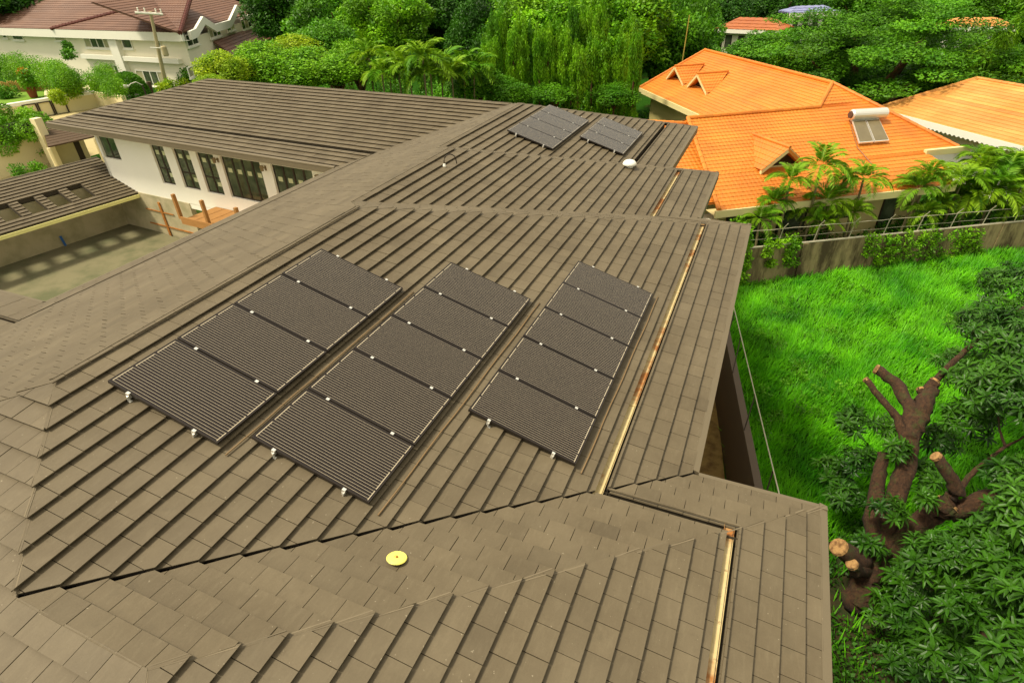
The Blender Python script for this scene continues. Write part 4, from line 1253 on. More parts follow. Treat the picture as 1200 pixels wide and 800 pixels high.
# ------------------------------------------------------------------ palms
def frond_mesh(L_=1.0, nl=20, droop=0.55, seed=1, wide=0.30):
    r_ = np.random.default_rng(seed)
    ts = np.linspace(0.0, 1.0, 9)
    def mid(t): return np.array([L_ * (t - 0.18 * t ** 3), 0, L_ * (0.42 * t - droop * t ** 2.2)])
    P, D, N_, ln = [], [], [], []
    for i in range(nl):
        t = 0.14 + 0.86 * i / (nl - 1)
        p = mid(t); tg = mid(min(1, t + 0.03)) - mid(t - 0.03); tg /= np.linalg.norm(tg)
        for sgn in (-1, 1):
            d = tg * 0.75 + np.array([0, sgn * 1.0, 0]) + np.array([0, 0, 0.10 - 0.35 * t]) + r_.normal(0, 0.09, 3)
            P.append(p); D.append(d); N_.append(np.array([0, -sgn * 0.35, 1.0])); ln.append(L_ * wide * (1.15 - abs(t - 0.45) * 0.9) * r_.uniform(0.85, 1.1))
    ln = np.array(ln)
    me = leaves_mesh('frond', np.array(P), np.array(D), np.array(N_), ln, 0.022 * L_ + ln * 0.05, G['palm'], r_.normal(0, 0.12, len(P)), 0.1)
    return me
FR = [frond_mesh(1.0, 30, d, s) for s, d in ((1, 0.55), (2, 0.75), (3, 0.35))]
stem_me = MB().tube([(0, 0, 0), (0, 0, 0.35), (0, 0, 0.7), (0, 0, 1.0)], [1.2, 1.0, 0.9, 0.8], 8).build('trunk', M_bark2, mesh_only=True)
def palm(base, top, L_=1.3, n=10, label=None, group='areca palms beside the orange house', lean=0.0, rnd=None):
    t = thing('areca_palm', label, 'palm', base, group)
    tp = V3(top) - V3(base)
    o = child('trunk', stem_me, t, (0, 0, 0), (0, 0, 0), (0.055, 0.055, 1.0))
    o.scale = (0.06, 0.06, np.linalg.norm(tp))
    o.rotation_euler = Vector(tuple(tp)).to_track_quat('Z', 'Y').to_euler()
    for k in range(n):
        az = k * 2.399 + random.uniform(-0.3, 0.3)
        el = random.uniform(-1.1, 0.25) if k > 3 else random.uniform(-2.0, -1.2)
        s = L_ * random.uniform(0.8, 1.15)
        child('frond', FR[k % 3], t, tuple(tp), (0, el * 0.55, az), (s, s, s))
    return t
def wall_pt(px, py, off):
    return OP(px, py, XN, XA + XN * off)
PALMS = [(890, 258, 1.0, 1.1, 'a'), (908, 238, 1.4, 1.2, 'b'), (926, 212, 1.2, 1.25, 'tall'), (962, 194, 1.3, 1.5, 'tall'), (944, 246, 1.6, 1.2, 'b'), (968, 238, 1.2, 1.4, 'b'), (990, 208, 1.5, 1.0, 'yellow'), (1012, 210, 1.2, 1.3, 'tall'), (996, 252, 1.0, 1.3, 'b'), (962, 262, 0.9, 1.1, 'a'),
         (1076, 222, 1.3, 1.35, 'tall'), (1088, 206, 1.4, 1.2, 'tall'), (1082, 250, 1.0, 1.1, 'a'), (1100, 240, 1.6, 1.1, 'b'),
         (1128, 212, 1.6, 1.5, 'lush'), (1152, 200, 2.2, 1.5, 'lush'), (1178, 206, 1.7, 1.6, 'lush'), (1138, 228, 1.5, 1.7, 'lush'), (1165, 224, 1.2, 1.7, 'lush'), (1196, 220, 1.4, 1.7, 'lush'), (1146, 186, 3.0, 1.2, 'lush'), (1196, 192, 2.8, 1.4, 'lush'), (1215, 205, 2.0, 1.6, 'lush'), (1118, 232, 2.0, 1.4, 'lush'), (1205, 240, 1.0, 1.5, 'lush'), (1180, 246, 0.8, 1.3, 'lush')]
PL_LAB = dict(a='small low areca palm tucked behind the pipe fence', b='medium leafy areca palm between orange eave and pipe fence', tall='slender tall areca palm with bare stem before the orange roof', yellow='yellowing areca palm before the orange roof below water heater', lush='lush broad areca palm in the thicket by the scalloped fascia')
for px, py, off, L_, lab in PALMS:
    q = wall_pt(px, py, off)
    palm((q[0] + random.uniform(-.2, .2), q[1] + random.uniform(-.1, .2), 0), q, L_, 18 if lab == 'lush' else 14, PL_LAB[lab])
for i in range(11):                        # palms behind the wing
    px = 432 + i * 12.5 + random.uniform(-4, 4); py = 80 + random.uniform(-12, 12)
    q = UD(px, py, 42 + random.uniform(-1, 4))
    palm((q[0] + random.uniform(-.3, .3), q[1], 0), q, random.uniform(1.7, 2.3), 16, 'bright areca palm in the row behind the tiled ridge', 'areca palms behind the tiled ridge')
# ------------------------------------------------------------------ creeper patches on the old wall
def patch(name, pts, rad, n, size, m, label, cat, group=None, loc=None):
    b = [(tuple(p), rad) for p in pts]
    c0 = V3(loc if loc is not None else pts[0])
    b = [(tuple(V3(p) - c0), r_) for p, r_ in b]
    me = crown_mesh(name, b, n, size, m, up=0.3, aspect=0.7, fill=0.5)
    o = bpy.data.objects.new(name, me); col.objects.link(o); o.location = c0
    WL[o.name] = c0
    return tag(o, label, cat, group)
for k, (px, w_, n_) in enumerate(((928, 8, 5), (905, 12, 3), (1022, 8, 4), (1070, 16, 6), (1092, 14, 6), (1128, 16, 7), (1140, 10, 6), (1048, 9, 3))):
    pts = [OP(px + random.uniform(-w_, w_), 335 - px * 0.03 - j * 34 / n_, XN, XA - XN * 0.1) for j in range(n_) for _ in range(2)]
    pts = [V3((p[0], p[1], max(0.15, p[2]))) for p in pts]
    patch('wall_creeper', pts, 0.22, 800, 0.11, G['bright'], 'green creeper climbing the stained concrete wall', 'creeper', 'creepers on the old wall', loc=(pts[0][0], pts[0][1], 0))
px0 = [OP(868 + random.uniform(-9, 7), 262 + j * 6.0, XN, XA - XN * 0.2) for j in range(13) for _ in range(2)]
patch('wall_creeper', [V3((p[0], p[1], max(0.2, p[2]))) for p in px0], 0.3, 1500, 0.14, G['bright'], 'thick hanging creeper at the wall end beside the tiled eave', 'creeper', loc=(px0[0][0], px0[0][1], 0))

# ------------------------------------------------------------------ tall grass of the empty lot
def inside_lot(x, y):
    wl_ = (x - XA[0]) * XN[0] + (y - XA[1]) * XN[1]
    bx = (x - wa[0]) * wn_[0] + (y - wa[1]) * wn_[1]
    return (wl_ < -0.1) & (bx > 0.2)
nG = 130000
X_ = rng.uniform(-2.5, 19, nG * 2); Y_ = rng.uniform(6.5, 38, nG * 2)
ok = inside_lot(X_, Y_)
X_, Y_ = X_[ok], Y_[ok]
sh_ = np.hypot((X_ - 6.0) / 4.2, (Y_ - 9.6) / 4.6)          # grass thinned under the mango so the darkened ground shows
ok = rng.random(len(X_)) < np.clip((sh_ - 0.62) / 0.5, 0.06, 1)
X_, Y_ = X_[ok], Y_[ok]
dC = np.hypot(X_, Y_)
keep = rng.random(len(X_)) < np.clip(1.35 - dC / 45, 0.35, 1.0)
X_, Y_ = X_[keep][:nG], Y_[keep][:nG]
n = len(X_)
clump = np.sin(X_ * 1.7 + 0.6 * np.sin(Y_ * 1.1)) * np.sin(Y_ * 1.3 + 0.8 * np.sin(X_ * 0.9)) + 0.6 * np.sin(X_ * 4.1 + Y_ * 3.3) * np.sin(Y_ * 4.7 - X_ * 1.2)
hgt = (0.42 + 0.16 * clump) * rng.uniform(0.6, 1.3, n)
az = 0.8 * np.sin(X_ * 0.8 + Y_ * 0.5) + 1.1 + rng.normal(0, 0.9, n)
lean = rng.uniform(0.25, 0.95, n)
D = np.stack([np.cos(az) * lean, np.sin(az) * lean, np.ones(n)], 1)
Nn = np.stack([np.cos(az), np.sin(az), rng.uniform(-0.1, 0.3, n)], 1) * -1
gm = leaves_mesh('grass', np.stack([X_, Y_, np.zeros(n) - 0.02], 1), D, Nn, hgt, 0.028 + 0.012 * rng.random(n), G['grass'], np.clip(0.18 * clump + rng.normal(0, 0.16, n), -0.5, 0.7), 0.05)
go = bpy.data.objects.new('grass', gm); col.objects.link(go)
tag(go, 'tall bright green grass covering the empty lot', 'grass', kind='stuff')

# ------------------------------------------------------------------ pollarded mango tree
def bark_mat():
    m, nt, N, L, bs = nodes_of('mossy_mango_bark')
    p = position(nt)
    n1 = noise(nt, p, 3.0, 6, 0.7, 0.4); n2 = noise(nt, scaled(nt, p, (1, 1, 0.35)), 16, 6, 0.75, 0.6); n3 = noise(nt, p, 5.5, 4, 0.7)
    c = mix_rgb(nt, ramp(nt, n2, 0.35, 0.68), (0.022, 0.010, 0.004), (0.098, 0.044, 0.017))
    c = mix_rgb(nt, ramp(nt, n1, 0.52, 0.66), c, (0.045, 0.055, 0.010))
    c = mix_rgb(nt, math_n(nt, 'MULTIPLY', ramp(nt, n3, 0.60, 0.75), 0.6), c, (0.17, 0.10, 0.05))
    L.new(c, bs.inputs['Base Color']); bs.inputs['Roughness'].default_value = 0.95
    bump(nt, bs, n2, 1.0, 0.06)
    return m
M_mbark = bark_mat()
M_cut = mat('pale_sawn_wood', (0.36, 0.21, 0.08), 0.9, c2=(0.15, 0.075, 0.03), scale=9, fine=0.35)
def q_(px, py, z): return U(px, py, z)
mb0 = q_(1018, 690, 0.0)
mango = thing('mango_tree', 'old pollarded mango tree with sawn stubs and glossy leaf clusters', 'tree', mb0)
def limb(pts, rad, name='limb', cut=True, n=13):
    P_ = [q_(*p) for p in pts]
    # smooth by inserting midpoints with slight wobble
    Q, r2 = [], []
    for i in range(len(P_) - 1):
        for f_ in (0, 0.2, 0.4, 0.6, 0.8):
            Q.append(P_[i] + (P_[i + 1] - P_[i]) * f_ + rng.normal(0, 0.02, 3) * (rad[i] * 4.5)); r2.append(rad[i] + (rad[i + 1] - rad[i]) * f_)
    Q.append(P_[-1]); r2.append(rad[-1])
    o = MB().tube(Q, r2, n, jit=0.16).build(name, M_mbark, mango, smooth=True)
    if cut:
        d = Q[-1] - Q[-2]; d /= np.linalg.norm(d)
        c_ = MB(); c_.mesh(*lathe([(r2[-1] * 1.12, -0.05), (r2[-1] * 1.02, 0.015), (r2[-1] * 0.5, 0.03), (0.005, 0.025)], Q[-1], d, 12)); c_.build('sawn_face', M_cut, o)
    return o
limb([(1004, 712, -0.05), (1014, 676, 0.6), (1030, 642, 1.15)], [0.36, 0.33, 0.33], 'trunk', False)
limb([(1030, 648, 1.0), (1048, 595, 1.9), (1062, 540, 2.7), (1072, 500, 3.25)], [0.30, 0.24, 0.22, 0.21], cut=False)
limb([(1066, 515, 3.1), (1068, 480, 3.45), (1050, 448, 3.7), (1026, 432, 3.85)], [0.19, 0.17, 0.145, 0.13])
limb([(1062, 520, 3.0), (1052, 490, 3.4), (1034, 468, 3.7), (1014, 444, 4.0)], [0.13, 0.10, 0.085, 0.075])
limb([(1072, 505, 3.2), (1082, 478, 3.6), (1090, 455, 3.8), (1096, 446, 3.95)], [0.22, 0.20, 0.17, 0.12])
limb([(1075, 500, 3.2), (1086, 470, 3.6), (1078, 455, 3.75)], [0.14, 0.12, 0.09])
limb([(1030, 650, 0.9), (1058, 632, 1.5), (1088, 606, 2.1), (1112, 590, 2.5)], [0.30, 0.26, 0.24, 0.25])
limb([(1098, 600, 2.3), (1122, 578, 2.9), (1112, 555, 3.35), (1096, 534, 3.7)], [0.20, 0.17, 0.14, 0.12])
limb([(1120, 580, 2.9), (1135, 558, 3.2), (1155, 540, 3.5), (1178, 523, 3.8)], [0.07, 0.06, 0.05, 0.035], cut=False)
limb([(1178, 523, 3.8), (1172, 505, 4.1), (1170, 488, 4.3)], [0.035, 0.025, 0.015], cut=False)
limb([(1178, 523, 3.8), (1195, 515, 4.1), (1215, 500, 4.4)], [0.03, 0.025, 0.015], cut=False)
limb([(1022, 660, 0.8), (1004, 655, 1.25), (982, 640, 1.8)], [0.28, 0.25, 0.20])
limb([(1018, 668, 0.8), (1004, 668, 1.2), (998, 660, 1.55)], [0.18, 0.15, 0.13])
limb([(1025, 655, 0.9), (1022, 610, 1.6), (1030, 560, 2.3), (1035, 530, 2.7)], [0.22, 0.19, 0.16, 0.12], cut=False)
limb([(1112, 600, 2.3), (1150, 585, 2.8), (1190, 580, 3.2), (1240, 560, 3.8)], [0.22, 0.20, 0.18, 0.14], cut=False)
limb([(1240, 830, 0.6), (1170, 775, 2.2), (1150, 740, 2.7)], [0.10, 0.07, 0.04], cut=False)
limb([(1075, 470, 3.5), (1110, 430, 4.2), (1150, 395, 4.8), (1200, 360, 5.2)], [0.10, 0.08, 0.06, 0.04], cut=False)
# one leaf cluster: a whorl of long drooping leaves
def whorl(seed, n=15, L_=0.24):
    r_ = np.random.default_rng(seed)
    az = np.arange(n) * 2.4 + r_.normal(0, 0.2, n)
    el = np.linspace(1.0, -0.35, n) + r_.normal(0, 0.1, n)
    D = np.stack([np.cos(az) * np.cos(el), np.sin(az) * np.cos(el), np.sin(el)], 1)
    P = D * 0.015 + np.array([0, 0, 0.0])
    Nn = np.stack([-np.cos(az) * np.sin(el), -np.sin(az) * np.sin(el), np.cos(el)], 1)
    ln = L_ * r_.uniform(0.75, 1.2, n)
    # two blades end to end so that each leaf bends
    A_ = (P, D, Nn, ln)
    v, f, t = [], [], []
    for i in range(n):
        S_ = np.cross(D[i], Nn[i]); S_ /= np.linalg.norm(S_)
        w_ = ln[i] * 0.105
        d2 = D[i] + np.array([0, 0, -0.45]); d2 /= np.linalg.norm(d2)
        p0 = P[i]; p1 = p0 + D[i] * ln[i] * 0.30; p2 = p1 + d2 * ln[i] * 0.38; p3 = p2 + (d2 + np.array([0, 0, -0.35])) * ln[i] * 0.30
        b = len(v)
        up_ = Nn[i] * w_ * 0.25
        v += [p0, p1 - S_ * w_ + up_, p1, p1 + S_ * w_ + up_, p2 - S_ * w_ * 0.85 + up_, p2, p2 + S_ * w_ * 0.85 + up_, p3]
        f += [(b, b + 2, b + 1), (b, b + 3, b + 2), (b + 1, b + 2, b + 5, b + 4), (b + 2, b + 3, b + 6, b + 5), (b + 4, b + 5, b + 7), (b + 5, b + 6, b + 7)]
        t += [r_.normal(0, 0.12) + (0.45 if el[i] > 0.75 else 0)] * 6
    return np.array(v), f, np.array(t)
WHO = [whorl(s) for s in (1, 2, 3)]
whm = []
for v, f, t in WHO:
    me = bpy.data.meshes.new('leaf_cluster'); me.from_pydata(v.tolist(), [], f)
    at = me.attributes.new('tint', 'FLOAT', 'FACE'); at.data.foreach_set('value', t.astype(np.float32)); me.materials.append(G['mango']); whm.append(me)
# clumps of foliage: pixel, height, radius (m), number of clusters
CL = [(1195, 345, 4.4, 1.2, 130), (1158, 385, 4.0, 0.9, 90), (1205, 410, 4.8, 1.3, 150), (1128, 430, 3.5, 0.7, 55), (1160, 455, 4.1, 0.9, 100), (1205, 470, 4.8, 1.1, 130), (1138, 495, 3.5, 0.6, 46), (1190, 560, 3.6, 0.6, 40), (1000, 495, 2.4, 0.45, 24), (1005, 540, 1.7, 0.5, 26), (1085, 560, 1.9, 0.5, 24), (995, 585, 1.2, 0.5, 24), (975, 555, 0.9, 0.5, 24),
      (1085, 655, 2.4, 0.5, 44), (1122, 648, 3.0, 0.5, 50), (1160, 650, 3.2, 0.6, 60), (1190, 690, 3.2, 0.6, 50), (1140, 700, 2.4, 0.6, 40), (1120, 715, 3.0, 0.28, 14), (1185, 620, 3.6, 0.6, 60), (1195, 780, 3.6, 0.6, 46), (1215, 600, 4.2, 0.8, 70), (1100, 515, 2.2, 0.5, 26), (1230, 720, 3.8, 0.8, 60), (1160, 610, 2.2, 0.6, 44), (1040, 500, 1.9, 0.4, 16), (1038, 598, 2.5, 0.32, 14), (1052, 525, 3.1, 0.25, 9), (1085, 590, 2.9, 0.25, 8), (1020, 640, 1.5, 0.3, 10), (1060, 655, 1.0, 0.5, 26), (1110, 770, 1.6, 0.6, 36), (1075, 690, 1.3, 0.6, 44), (1040, 720, 0.9, 0.5, 30), (1150, 760, 1.8, 0.6, 34), (1060, 770, 0.7, 0.5, 20), (1190, 735, 2.6, 0.6, 36)]
CP = []
SHADE_CL = [((6.9, 8.0, 5.2), 1.5, 160), ((8.6, 9.4, 5.8), 1.6, 160), ((6.2, 6.3, 4.8), 1.3, 110), ((8.4, 6.6, 5.6), 1.5, 120), ((9.6, 11.6, 6.0), 1.5, 130)]  # unseen crown clumps, added out of view to shade the ground
for c, r_, n_ in [(q_(px, py, z), r_, n_) for px, py, z, r_, n_ in CL] + [(V3(c), r_, n_) for c, r_, n_ in SHADE_CL]:
    u = unit(n_); u[:, 2] = np.where(u[:, 2] < -0.3, -u[:, 2], u[:, 2])
    rr = rng.uniform(0.55, 1.08, n_)
    for i in range(n_):
        p = c + u[i] * np.array([1, 1, 0.75]) * r_ * rr[i]
        if p[2] > 0.25: CP.append((p, u[i], rng.uniform(0.7, 1.4)))
cp = np.array([c[0] for c in CP]); pj = project(cp)
sc_ = np.where((pj[:, 0] > 950) & (pj[:, 0] < 1195) & (pj[:, 1] > 0) & (pj[:, 1] < 795), np.array([c[2] for c in CP]) / pj[:, 2], 0)
ordr = np.argsort(-sc_); nearc = set(ordr[:300].tolist())
VV, FF, TT, base_i = [], [], [], 0
for i, (p, u_, s_) in enumerate(CP):
    ax_ = Vector(tuple(u_ * 0.8 + np.array([0, 0, 0.7]))).normalized()
    qt = ax_.to_track_quat('Z', 'Y')
    M_ = np.array((qt.to_matrix() @ Matrix.Rotation(random.uniform(0, 6.28), 3, 'Z')))
    k = i % 3
    if i in nearc:
        o = child('leaf_cluster', whm[k], mango, tuple(p - mb0), Matrix(M_.tolist()).to_euler(), (s_,) * 3)
    else:
        v, f, t = WHO[k]
        VV.append(v @ M_.T * s_ + (p - mb0)); FF += [tuple(base_i + j for j in ff) for ff in f]; TT.append(t + rng.normal(0, 0.1)); base_i += len(v)
me = bpy.data.meshes.new('leaf_mass'); me.from_pydata(np.concatenate(VV).tolist(), [], FF)
at = me.attributes.new('tint', 'FLOAT', 'FACE'); at.data.foreach_set('value', np.concatenate(TT).astype(np.float32)); me.materials.append(G['mango'])
o = child('leaf_mass', me, mango); o['kind'] = 'stuff'
# ================================================================== the white house in the west and its garden
wz = H - 6.0
gW = 1.75
M_wh = mat('cream_white_render', (0.86, 0.80, 0.62), 0.75, 0.06, 0.5, fine=0.04)
M_trim = mat('white_trim_paint', (0.84, 0.82, 0.70), 0.6, 0.04)
M_brf = orange_mat('brown_red_roof_tile', (0.13, 0.058, 0.032), (0.17, 0.080, 0.045), (0.09, 0.035, 0.02))
f0, f1, f2 = U(-30, 30, wz), U(110, 38, wz), U(214, 41, wz)
fd = (f2 - f1) / np.linalg.norm(f2 - f1)
f0 = f1 - fd * 42
f2 = f1 + fd * np.linalg.norm(f2 - f1)
fn = V3((-fd[1], fd[0], 0)); fn = fn if fn @ V3((-1, 1, 0)) > 0 else -fn      # into the house
wh = thing('white_mansion', 'white two storey mansion with dark brown roof and zigzag gable eaves', 'house', (f1[0], f1[1], gW))
f3 = U(305, 15, wz)
e2d = (f3 - f2); e2d[2] = 0; e2L = min(np.linalg.norm(e2d), 34.0); e2d /= np.linalg.norm(e2d)
def fw(px, py): return OP(px, py, fn, f1)                       # point on the south facade
e2n = V3((-e2d[1], e2d[0], 0))
def ew(px, py): return OP(px, py, e2n, f2)                      # point on the east facade
MB().prism([V3((p[0], p[1], gW - 2)) for p in (f0, f2, f2 + e2d * 10 - fd * 0.05, f0 + fn * 9)], (0, 0, wz - gW + 1.5)).build('wall', M_wh, wh)
inw = -e2n if e2n @ fd > 0 else e2n
MB().prism([V3((p[0], p[1], gW - 2.02)) for p in (f2 - fd * 0.03, f2 + e2d * e2L, f2 + e2d * e2L + inw * 7, f2 - fd * 8 + fn * 0.05)], (0, 0, wz - gW + 1.45)).build('wall', M_wh, wh)
# eaves: deep white fascia band, gablets along the east side
o_ = -fn * 0.9
MB().obox(f0 + o_ - V3((0, 0, 0.55)), (f2 - f0) + fd * 0.9, fn * 0.35, (0, 0, 0.85)).build('eave_band', M_trim, wh)
MB().obox(f0 + o_ - V3((0, 0, 0.60)), (f2 - f0) + fd * 0.5, fn * 1.2, (0, 0, 0.05)).build('soffit', M_trim, wh)
eo = e2n * 0.9 if e2n @ fd > 0 else -e2n * 0.9
zg = [(0.0, 0), (0.06, 0.1), (0.16, 1.1), (0.26, 0.0), (0.44, 0.0), (0.58, 1.5), (0.68, 0.0), (0.86, 0.0), (0.95, 1.1), (1.04, 0.1)]
for i in range(len(zg) - 1):
    a = f2 + eo + e2d * e2L * zg[i][0] + V3((0, 0, zg[i][1] - 0.55)); b = f2 + eo + e2d * e2L * zg[i + 1][0] + V3((0, 0, zg[i + 1][1] - 0.55))
    MB().obox(a, b - a, -eo * 0.35, (0, 0, 0.85)).build('eave_band', M_trim, wh)
# roof planes
tw = math.tan(R(22))
def roof_plane(P_, sd_):
    n_ = np.cross(P_[1] - P_[0], P_[2] - P_[0]); n_ = n_ if n_[2] > 0 else -n_
    return clay_roof(P_, sd_, n_, M_brf, wh, course=0.55, width=0.5, amp=0.05, step=0.04)
ea = f0 + o_ + V3((0, 0, 0.3)); eb = f2 + o_ + fd * 0.9 + V3((0, 0, 0.3))
def rp(px, py, dep): return OP(px, py, np.array([-fn[0] * tw, -fn[1] * tw, 1]), ea)
dR = 9.5
ra2 = ea + fn * dR + fd * 18 + V3((0, 0, dR * tw)); rb2 = eb + fn * dR - fd * 8 + V3((0, 0, dR * tw))
roof_plane([ea, eb, rb2, ra2], fd)
ec = eb + e2d * (e2L + 1.0)
rc2 = ec - (eo / 0.9) * 7.0 + V3((0, 0, 7.0 * tw))
roof_plane([eb, ec, rc2, rb2 + V3((0, 0, 0))] if False else [eb + V3((0, 0, 0.01)), ec, ec - (eo / 0.9) * 8.0 + V3((0, 0, 8 * tw)), eb - (eo / 0.9) * 8.0 + V3((0, 0, 8 * tw))], e2d)
# projecting lower cross gable on the south side
g0, g1 = rp(122, 29, 0), rp(215, 30, 0)
caps(rb2, eb, 0.22, m=mat('dark_red_ridge', (0.11, 0.03, 0.02), 0.6), parent=wh)
caps(ra2, rb2, 0.22, m=MATS['dark_red_ridge'], parent=wh); caps(ea, ra2, 0.22, m=MATS['dark_red_ridge'], parent=wh)
for a, b in (((60, 35), (150, 12)), ((150, 12), (190, 25)), ((165, 2), (185, 12))):
    caps(rp(*a, 0) + V3((0, 0, 0.1)), rp(*b, 0) + V3((0, 0, 0.1)), 0.2, m=MATS['dark_red_ridge'], parent=wh)
# windows: (facade, x0,y0, x1,y1 in photo pixels, panes)
def win_px(pt, nrm, x0, y0, x1, y1, npan=2, lit=False):
    a, b = pt(x0, y1), pt(x1, y1)
    c_ = pt(x0, y0)
    d = b - a; d[2] = 0
    L_ = np.linalg.norm(d); d /= L_
    hh = max(0.6, c_[2] - a[2])
    nn_ = V3((nrm[0], nrm[1], 0)) / np.linalg.norm(nrm[:2])
    if nn_ @ (V3((0, 0, 0)) - V3((a[0], a[1], 0))) < 0: nn_ = -nn_          # towards the viewer's side
    o = a + nn_ * 0.02
    w_ = MB()
    f_ = 0.12
    w_.obox(o, d * L_, nn_ * 0.10, (0, 0, f_)); w_.obox(o + V3((0, 0, hh - f_)), d * L_, nn_ * 0.10, (0, 0, f_))
    for k in range(npan + 1):
        w_.obox(o + d * (L_ - f_) * k / npan + V3((0, 0, f_)), d * f_, nn_ * 0.095, (0, 0, hh - 2 * f_))
    wo = w_.build('window', M_trim, wh)
    for k in range(npan):
        MB().obox(o + d * ((L_ - f_) * k / npan + f_) + nn_ * 0.01 + V3((0, 0, f_)), d * ((L_ - f_) / npan - f_), nn_ * 0.03, (0, 0, hh - 2 * f_)).build('pane', M_glass if (k + int(x0)) % 3 else M_pale, wo)
    MB().obox(o - d * 0.15 - V3((0, 0, 0.15)), d * (L_ + 0.3), nn_ * 0.22, (0, 0, 0.15)).build('sill', M_trim, wo)
M_pale = mat('pale_curtained_glass', (0.42, 0.40, 0.24), 0.2, 0.15, 0.8)
for a in ((17, 38, 29, 47, 1), (5, 36, 10, 45, 1), (66, 40, 78, 48, 1), (102, 42, 132, 56, 4), (146, 43, 157, 57, 1), (184, 44, 190, 55, 1), (165, 82, 198, 100, 4), (132, 76, 146, 92, 2)):
    win_px(fw, fn, *a[:4], npan=a[4])
for a in ((220, 40, 234, 56, 2), (246, 30, 260, 46, 3), (266, 26, 276, 38, 2), (284, 22, 296, 36, 3), (222, 78, 228, 92, 1), (240, 66, 250, 86, 2)):
    win_px(ew, e2n, *a[:4], npan=a[4])
# belt course, pillar, low lean-to roof on the east side
q0, q1 = fw(100, 68), fw(214, 74)
MB().obox(V3((q0[0], q0[1], q0[2])) - fn * 0.5, V3(((q1 - q0)[0], (q1 - q0)[1], 0)), fn * 0.5, (0, 0, 0.5)).build('belt_course', M_trim, wh)
q0 = fw(143, 80)
MB().obox(V3((q0[0], q0[1], gW - 1)) - fn * 0.6, fd * 1.6, fn * 0.6, (0, 0, wz - gW + 0.3)).build('pillar', M_trim, wh)
q0, q1 = ew(242, 58), ew(308, 50)
lz = (q0[2] + q1[2]) / 2
en = eo / 0.9
a = V3((q0[0], q0[1], lz)); b = a + e2d * 22
MB().obox(a + en * 3.0 - V3((0, 0, 0.6)), b - a, en * -0.3, (0, 0, 0.7)).build('eave_band', M_trim, wh)
roof_plane([a + en * 3.0 + V3((0, 0, 0.1)), b + en * 3.0 + V3((0, 0, 0.1)), b - e2d * 4 + V3((0, 0, 1.5)), a + e2d * 3 + V3((0, 0, 1.5))], e2d)
MB().obox(V3((a[0], a[1], gW)) + en * 0.02, (b - a), en * 2.2, (0, 0, lz - gW - 0.6)).build('wall', M_wh, wh)

# ------------------------------------------------------------------ street side walls, hedges, pole, lamp
def gpt(px, py, z=1.75): return U(px, py, z)
def wall_line(name, p, q, z0, z1, th, m, label, parent=None, cat='wall'):
    p, q = V3((p[0], p[1], z0)), V3((q[0], q[1], z0))
    n_ = V3((-(q - p)[1], (q - p)[0], 0)); n_ /= np.linalg.norm(n_)
    o = MB().obox(p, q - p, n_ * th, (0, 0, z1 - z0)).build(name, m, parent, loc=None if parent else p)
    if not parent: tag(o, label, cat)
    return o
M_wwall = mat('yellow_cream_render', (0.80, 0.70, 0.42), 0.8, 0.06, 0.6)  # even yellow cream wall colour
# garden terrace wall running towards the wing, with a gate opening of three bays
A1 = U(0, 123.5, 3.4); A2 = U(108, 107, 3.4)
gwl = thing('garden_wall', 'long cream garden wall with grey framed bays across the street', 'wall', (A1[0], A1[1], gW))
dd_ = (A2 - A1); Lw = np.linalg.norm(dd_); dd_ /= Lw
nn_ = V3((dd_[1], -dd_[0], 0))
MB().obox(V3((A1[0], A1[1], 0.5)) - dd_ * 8, dd_ * (Lw + 8), nn_ * -0.4, (0, 0, 2.6)).build('wall', M_wwall, gwl)
MB().obox(V3((A1[0], A1[1], 3.1)) - dd_ * 8 + nn_ * 0.08, dd_ * (Lw + 8.2), nn_ * -0.6, (0, 0, 0.3)).build('coping', M_trim, gwl)
for k in range(3):
    o = V3((A1[0], A1[1], 1.75)) + dd_ * (Lw * (0.2 + 0.155 * k)) + nn_ * 0.02
    fr_ = MB()
    wL = Lw * 0.15
    for (u0, u1, z0_, z1_) in ((0, wL, 0, 0.1), (0, wL, 1.3, 1.4), (0, 0.12, 0.1, 1.3), (wL - 0.12, wL, 0.1, 1.3)):
        fr_.obox(o + dd_ * u0 + V3((0, 0, z0_)), dd_ * (u1 - u0), nn_ * 0.08, (0, 0, z1_ - z0_))
    fr_.build('bay_frame', M_dsteel, gwl)
B2 = U(142, 113, 3.3)
wall_line('return_wall', A2, B2, 0.5, 3.3, 0.4, M_wwall, '', gwl)
# lawn terrace beyond the wall
L_pts = [U(-40, 129, 3.0), U(0, 123.5, 3.0), U(60, 115.5, 3.0), U(56, 107, 3.0), U(-40, 110, 3.0)]
g = MB().prism([V3((p[0], p[1], 3.0)) for p in L_pts], (0, 0, -1.5))
tag(g.build('lawn', mat('mown_lawn', (0.14, 0.26, 0.02), 0.95, 0.15, 1.5, bmp=0.5)), kind='structure')
g = MB().prism([V3((p[0], p[1], 3.05)) for p in (U(52, 114.5, 3.05), U(75, 112, 3.05), U(107, 107.5, 3.05), U(104, 99, 3.05), U(52, 105, 3.05))], (0, 0, -1.2))
tag(g.build('terrace_paving', M_wwall), kind='structure')
